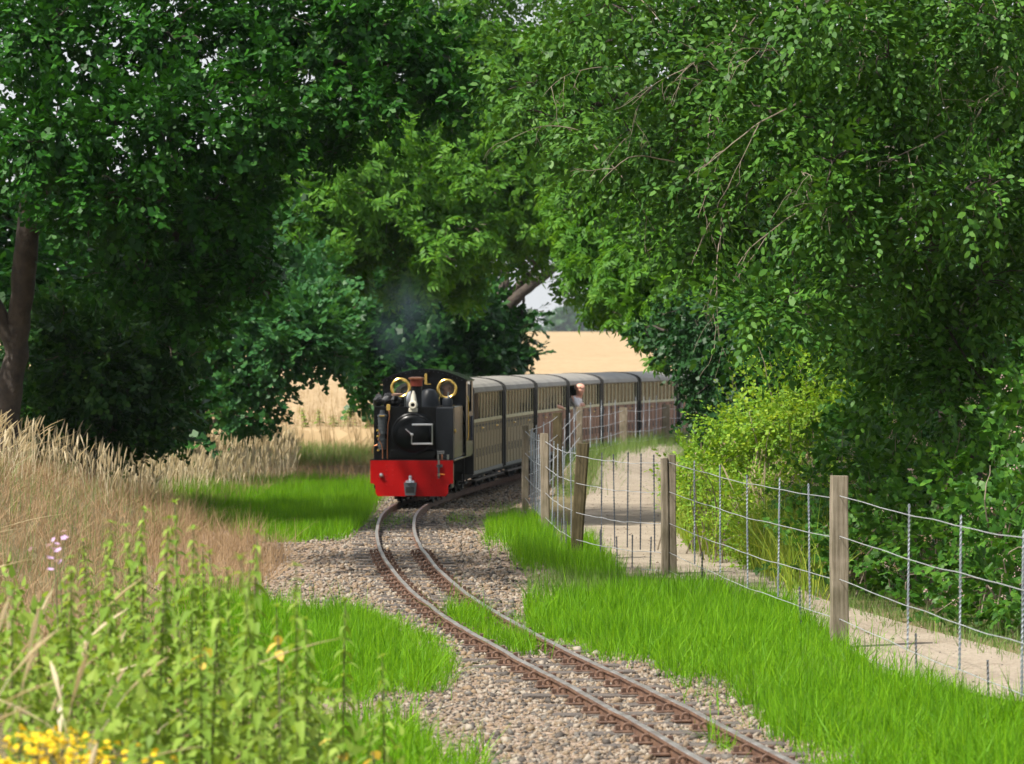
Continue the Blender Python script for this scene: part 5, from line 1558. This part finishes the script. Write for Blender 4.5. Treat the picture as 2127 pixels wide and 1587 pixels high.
# ------------------------------------------------------------------ foreground weeds
def nettle_meshes(h, seed):
    r_ = random.Random(seed)
    st = MB()
    pts = [(0, 0, 0)]
    ax, ay = r_.uniform(-.06, .06), r_.uniform(-.06, .06)
    for k in range(1, 7): pts.append((ax*(k/6)**2*h*2, ay*(k/6)**2*h*2, h*k/6))
    st.tube(pts, [.0048*(1-.55*k/6) for k in range(7)], 6)
    lf = leaf_half([(.8,.12),(1,.32),(.55,.68)], .092, .044, .15, .55)
    cat = leaf_flat(KITE, .05, .007, .1, .5)
    it, it2 = [], []
    n = int(h/.046)
    for k in range(n):
        t = .22 + .78*k/n
        q = t*6; i0 = min(int(q), 5); u = q-i0
        p = np.array(pts[i0])*(1-u) + np.array(pts[i0+1])*u
        s = (1.15 - .75*max(0, (t-.45)/.55)) * r_.uniform(.8, 1.15)
        base = (k % 2)*math.pi/2 + r_.uniform(-.25, .25)
        for j in (0, math.pi):
            it.append((lf[0]*s, lf[1], Rm(r_.uniform(-.25, .35), r_.uniform(-.25, .25), base+j), p))
        if t > .5:
            for j in range(7):
                it2.append((cat[0]*r_.uniform(.6, 1.1), cat[1], Rm(r_.uniform(-.9, -.1), 0, r_.uniform(0, 6.28)), p + np.array((0, 0, r_.uniform(-.02, .02)))))
    for j in range(6):
        it.append((lf[0]*.35, lf[1], Rm(r_.uniform(.2, .9), 0, j*1.05), np.array(pts[-1])))
    lv, lfc = compose(it); cv, cf = compose(it2)
    a, b_, c = st.mesh('stem'), np_mesh('leaves', lv, lfc), np_mesh('tassels', cv, cf)
    a.materials.append(M['stem_green']); b_.materials.append(M['leaf_nettle']); c.materials.append(M['leaf_nettle'])
    return a, b_, c
NV = [nettle_meshes(h, 60+i) for i, h in enumerate((.95, .85, .75, .9, .65))]
NH = (.95, .85, .75, .9, .65)
tops = [(262,1060),(300,1115),(372,1045),(345,1150),(440,1200),(408,1170),(522,1110),(548,1160),(618,1175),(712,1250),(800,1365),(182,1205),(120,1245),(80,1300),(25,1225),(232,1240),(470,1265),(505,1300),(600,1335),(665,1395),(560,1400),(725,1435),
        (450,1370),(335,1320),(205,1370),(122,1395),(40,1370),(285,1410),(395,1440),(525,1455),(625,1470),(160,1300),(270,1290),(385,1290),(60,1450),(690,1480),(340,1480),(220,1460),(470,1490),
        (230,1085),(282,1092),(330,1078),(396,1098),(425,1135),(462,1150),(502,1168),(190,1120),(150,1160),(215,1135),(480,1180),(580,1260),(640,1290),(330,1215),(290,1200),(420,1290),(540,1340),(100,1340),(250,1340),(430,1430),(560,1500),(650,1530),(160,1440),(740,1500),(600,1420),(310,1380)]
nr = random.Random(77)
ORD = ['first', 'second', 'third', 'fourth', 'fifth', 'sixth', 'seventh', 'eighth', 'ninth', 'tenth', 'eleventh', 'twelfth', 'thirteenth', 'fourteenth', 'fifteenth', 'sixteenth', 'seventeenth', 'eighteenth', 'nineteenth', 'twentieth']
for i, (px, py) in enumerate(tops):
    d = 15.2 + nr.uniform(-1.2, 2.6) + (1.5 if py < 1150 else 0)
    top = at(px, py, d)
    gz_ = float(height(top[0], top[1])) - .02
    hh = min(max(top[2] - gz_, .35), 1.25)
    vi = nr.randrange(5)
    root = empty('nettle_plant', (top[0], top[1], gz_), nr.uniform(0, 6.28))
    band = 0 if py < 1180 else 1 if py < 1300 else 2 if py < 1400 else 3
    peers = sorted(q for q in tops if (0 if q[1] < 1180 else 1 if q[1] < 1300 else 2 if q[1] < 1400 else 3) == band)
    lab = '%s nettle from the left in the %s tier of the weed thicket' % (ORD[peers.index((px, py))], ('topmost', 'second', 'third', 'lowest')[band])
    if (px, py) == (800, 1365): lab = 'lone pale nettle nearest the rails, apart from the thicket'
    if (px, py) == (618, 1175): lab = 'tall nettle with drooping top in front of the brown ballast'
    if (px, py) == (712, 1250): lab = 'slim leaning nettle in front of the left green verge'
    tag(root, lab, 'nettle', 'nettles in the weed thicket')
    s = hh / NH[vi]
    for nm, me in zip(('stem', 'leaves', 'tassels'), NV[vi]):
        o = link_mesh(nm, me, None, root); o.scale = (min(max(s, .8), 1.05), min(max(s, .8), 1.05), s)
# yellowing leaves on a few stems
def yellow_sprig(px, py, d, lab, n=4):
    top = at(px, py, d); gz_ = float(height(top[0], top[1]))
    root = empty('yellowing_plant', (top[0], top[1], gz_)); tag(root, lab, 'weed')
    h = max(top[2]-gz_, .3)
    MB().tube([(0,0,0),(.01,0,h*.5),(.0,.01,h)], [.005,.004,.003], 6).build('stem', M['stem_green'], root)
    lf = leaf_half(OVAL, .06, .04, .2, .35)
    r_ = random.Random(int(px))
    v, f = compose([(lf[0], lf[1], Rm(r_.uniform(-.9, .2), r_.uniform(-.3, .3), k*1.6 + r_.uniform(-.3, .3)), (0, 0, h - .03*k)) for k in range(n)])
    link_mesh('leaves', np_mesh('leaves', v, f), M['leaf_yellow'], root)
yellow_sprig(577, 1320, 15.5, 'slim weed with four yellowed leaves among the nettles')
yellow_sprig(425, 1345, 15.2, 'short weed with yellow leaves left of the four leaved one')
yellow_sprig(715, 1565, 14.6, 'weed with curling yellow leaves at the bottom edge')
yellow_sprig(775, 1560, 14.8, 'rightmost yellow leaved weed at the bottom edge')
yellow_sprig(690, 1520, 15.0, 'yellowing weed just above the bottom edge weeds')

def ragwort(px, py, d, heads, seed, lab):
    r_ = random.Random(seed)
    top = at(px, py, d); gz_ = float(height(top[0], top[1])) - .02
    h = max(top[2]-gz_, .3)
    root = empty('ragwort_plant', (top[0], top[1], gz_)); tag(root, lab, 'ragwort', 'ragwort in flower')
    st = MB(); pet = leaf_half(KITE, .014, .010, .1, .1)
    fl = compose([(pet[0], pet[1], Rm(.15, 0, k*2*math.pi/9), (0, 0, 0)) for k in range(9)] + [(pet[0]*.55, pet[1], Rm(.7, 0, k*1.26), (0, 0, .003)) for k in range(5)])
    items, li = [], []
    lf = leaf_half(PALM, .09, .05, .2, .3)
    for k in range(heads):
        a, rad = r_.uniform(0, 6.28), r_.random()**.5*.17
        c = np.array((rad*math.cos(a), rad*math.sin(a), h + r_.uniform(-.05, .05) - rad*.25))
        st.tube([(0, 0, h*.55), (c[0]*.5, c[1]*.5, h*.8), tuple(c)], .0028, 5)
        for q in range(6):
            items.append((fl[0]*r_.uniform(.8, 1.25), fl[1], Rm(r_.uniform(-.5, .5), r_.uniform(-.5, .5), r_.uniform(0, 6)), c + np.array((r_.gauss(0, .034), r_.gauss(0, .034), r_.gauss(0, .018)))))
    for k in range(18):
        li.append((lf[0]*r_.uniform(.7, 1.2), lf[1], Rm(r_.uniform(-.4, .5), 0, r_.uniform(0, 6.28)), (0, 0, h*r_.uniform(.1, .85))))
    st.tube([(0, 0, 0), (0, 0, h*.6)], .006, 6)
    st.build('stems', M['stem_green'], root)
    v, f = compose(li); link_mesh('leaves', np_mesh('leaves', v, f), M['leaf_nettle'], root)
    v, f = compose(items); link_mesh('flower_heads', np_mesh('flower_heads', v, f), M['flower_yellow'], root)['kind'] = 'stuff'
ragwort(35, 1545, 13.5, 12, 1, 'yellow ragwort in the bottom left corner')
ragwort(110, 1530, 13.6, 14, 2, 'second ragwort, widest yellow head beside the corner one')
ragwort(150, 1570, 13.2, 12, 3, 'third ragwort, low yellow head at the bottom edge')
ragwort(225, 1562, 13.4, 5, 4, 'small ragwort with few yellow heads right of the others')
ragwort(262, 1575, 13.4, 3, 5, 'rightmost small ragwort of the yellow row')
ragwort(70, 1590, 13.0, 12, 6, 'lowest ragwort, cut by the bottom edge of the picture')

def mauve(px, py, d, lab, seed):
    r_ = random.Random(seed); top = at(px, py, d); gz_ = float(height(top[0], top[1]))
    h = max(top[2]-gz_, .3)
    root = empty('mallow_plant', (top[0], top[1], gz_)); tag(root, lab, 'wildflower', 'mauve flowers in the dry grass')
    MB().tube([(0,0,0),(.02,0,h*.5),(0,0,h)], [.005,.004,.002], 6).build('stem', M['stem_green'], root)
    pet = leaf_half(OVAL, .020, .014, .1, .1)
    fl = compose([(pet[0], pet[1], Rm(.3, 0, k*1.257), (0, 0, 0)) for k in range(5)])
    v, f = compose([(fl[0]*r_.uniform(.7, 1.1), fl[1], Rm(r_.uniform(-1, .3), r_.uniform(-.6, .6), r_.uniform(0, 6)), (r_.gauss(0, .03), r_.gauss(0, .03), h + r_.gauss(0, .03))) for _ in range(6)])
    link_mesh('petals', np_mesh('petals', v, f), M['flower_mauve'], root)['kind'] = 'stuff'
mauve(130, 1120, 18.5, 'mauve wildflower, the highest one in the pale dry grass', 1)
mauve(112, 1137, 18.3, 'mauve wildflower, middle of the three in the dry grass', 2)
mauve(122, 1155, 18.1, 'mauve wildflower, lowest of the three in the dry grass', 3)

# low leafy weeds between the nettles
pn, _ = scatter_left(13.5, 19.5, 2.2, 4.8, 24)
lf_t = leaf_flat([(1,.3),(.6,.68)], .06, .034, .15, .3)
wt = [compose([(lf_t[0]*random.uniform(.6, 1.1), lf_t[1], Rm(random.uniform(-.5, .6), random.uniform(-.4, .4), k*1.1), (0, .04*k, 0)) for k in range(7)]) for _ in range(3)]
z_ = height(pn[:,0], pn[:,1]); n_ = len(pn)
pos = np.repeat(np.stack([pn[:,0], pn[:,1], z_], -1), 2, 0) + np.stack([rng.normal(0, .05, 2*n_), rng.normal(0, .05, 2*n_), rng.uniform(0, .35, 2*n_)], -1)
ax = np.stack([rng.normal(0, .4, 2*n_), rng.normal(0, .4, 2*n_), np.ones(2*n_)], -1)
o = place_sprays('undergrowth', wt, pos, ax, rng.uniform(.7, 1.2, 2*n_), M['leaf_nettle'], None, rng, 1.5, (0, 1, .1))
tag(o, 'low leafy undergrowth between the nettles', kind='stuff')
# weeds at the wheat edge left of the locomotive
for i, (px, d) in enumerate(((640, 84), (665, 86), (700, 85), (730, 84), (758, 83))):
    x = (px-CX)*d/F_PX; gz_ = float(height(x, d))
    root = empty('wheat_edge_weed', (x, d, gz_), i*1.3); tag(root, ORD[i] + ' leafy weed from the left at the wheat edge beside the locomotive', 'weed', 'weeds at the wheat edge')
    for nm, me in zip(('stem', 'leaves', 'tassels'), NV[i]):
        o = link_mesh(nm, me, None, root); o.scale = (3.2, 3.2, 1.0)

# ------------------------------------------------------------------ smoke
m = bpy.data.materials.new('coal_smoke'); m.use_nodes = True
n, l = m.node_tree.nodes, m.node_tree.links
n.remove(n['Principled BSDF'])
pv = n.new('ShaderNodeVolumePrincipled')
pv.inputs['Color'].default_value = (.10, .14, .18, 1)
tc = n.new('ShaderNodeTexCoord'); no = n.new('ShaderNodeTexNoise'); no.inputs['Scale'].default_value = 1.6; no.inputs['Detail'].default_value = 3
l.new(tc.outputs['Object'], no.inputs['Vector'])
ln_ = n.new('ShaderNodeVectorMath'); ln_.operation = 'LENGTH'; l.new(tc.outputs['Object'], ln_.inputs[0])
fall = n.new('ShaderNodeMapRange'); fall.inputs[1].default_value = 1.0; fall.inputs[2].default_value = .1; fall.inputs[3].default_value = 0; fall.inputs[4].default_value = 1
l.new(ln_.outputs['Value'], fall.inputs[0])
mr = n.new('ShaderNodeMapRange'); mr.inputs[1].default_value = .42; mr.inputs[2].default_value = .75; mr.inputs[3].default_value = 0; mr.inputs[4].default_value = 2.0
l.new(no.outputs['Fac'], mr.inputs[0])
mu = n.new('ShaderNodeMath'); mu.operation = 'MULTIPLY'; l.new(mr.outputs[0], mu.inputs[0]); l.new(fall.outputs[0], mu.inputs[1])
l.new(mu.outputs[0], pv.inputs['Density']); l.new(pv.outputs[0], n['Material Output'].inputs['Volume'])
bm = bmesh.new(); bmesh.ops.create_icosphere(bm, subdivisions=3, radius=1.0)
me = bpy.data.meshes.new('smoke'); bm.to_mesh(me); bm.free()
sm = link_mesh('smoke', me, m)
sm.location = tuple(at(840, 668, 55.2)); sm.scale = (.66, .55, .86); sm.rotation_euler = (0, -.25, 0)
tag(sm, 'thin blue grey smoke drifting up from the locomotive chimney', kind='stuff')

# ------------------------------------------------------------------ summer haze
m = bpy.data.materials.new('haze_air'); m.use_nodes = True
n, l = m.node_tree.nodes, m.node_tree.links
n.remove(n['Principled BSDF'])
pv = n.new('ShaderNodeVolumePrincipled')
pv.inputs['Color'].default_value = (.72, .84, 1.0, 1)
pv.inputs['Density'].default_value = .00007
l.new(pv.outputs[0], n['Material Output'].inputs['Volume'])
hz = MB().box(-450, 450, -70, 1740, -1.2, 34).build('haze', m)
tag(hz, 'thin blue summer haze in the air', kind='stuff')
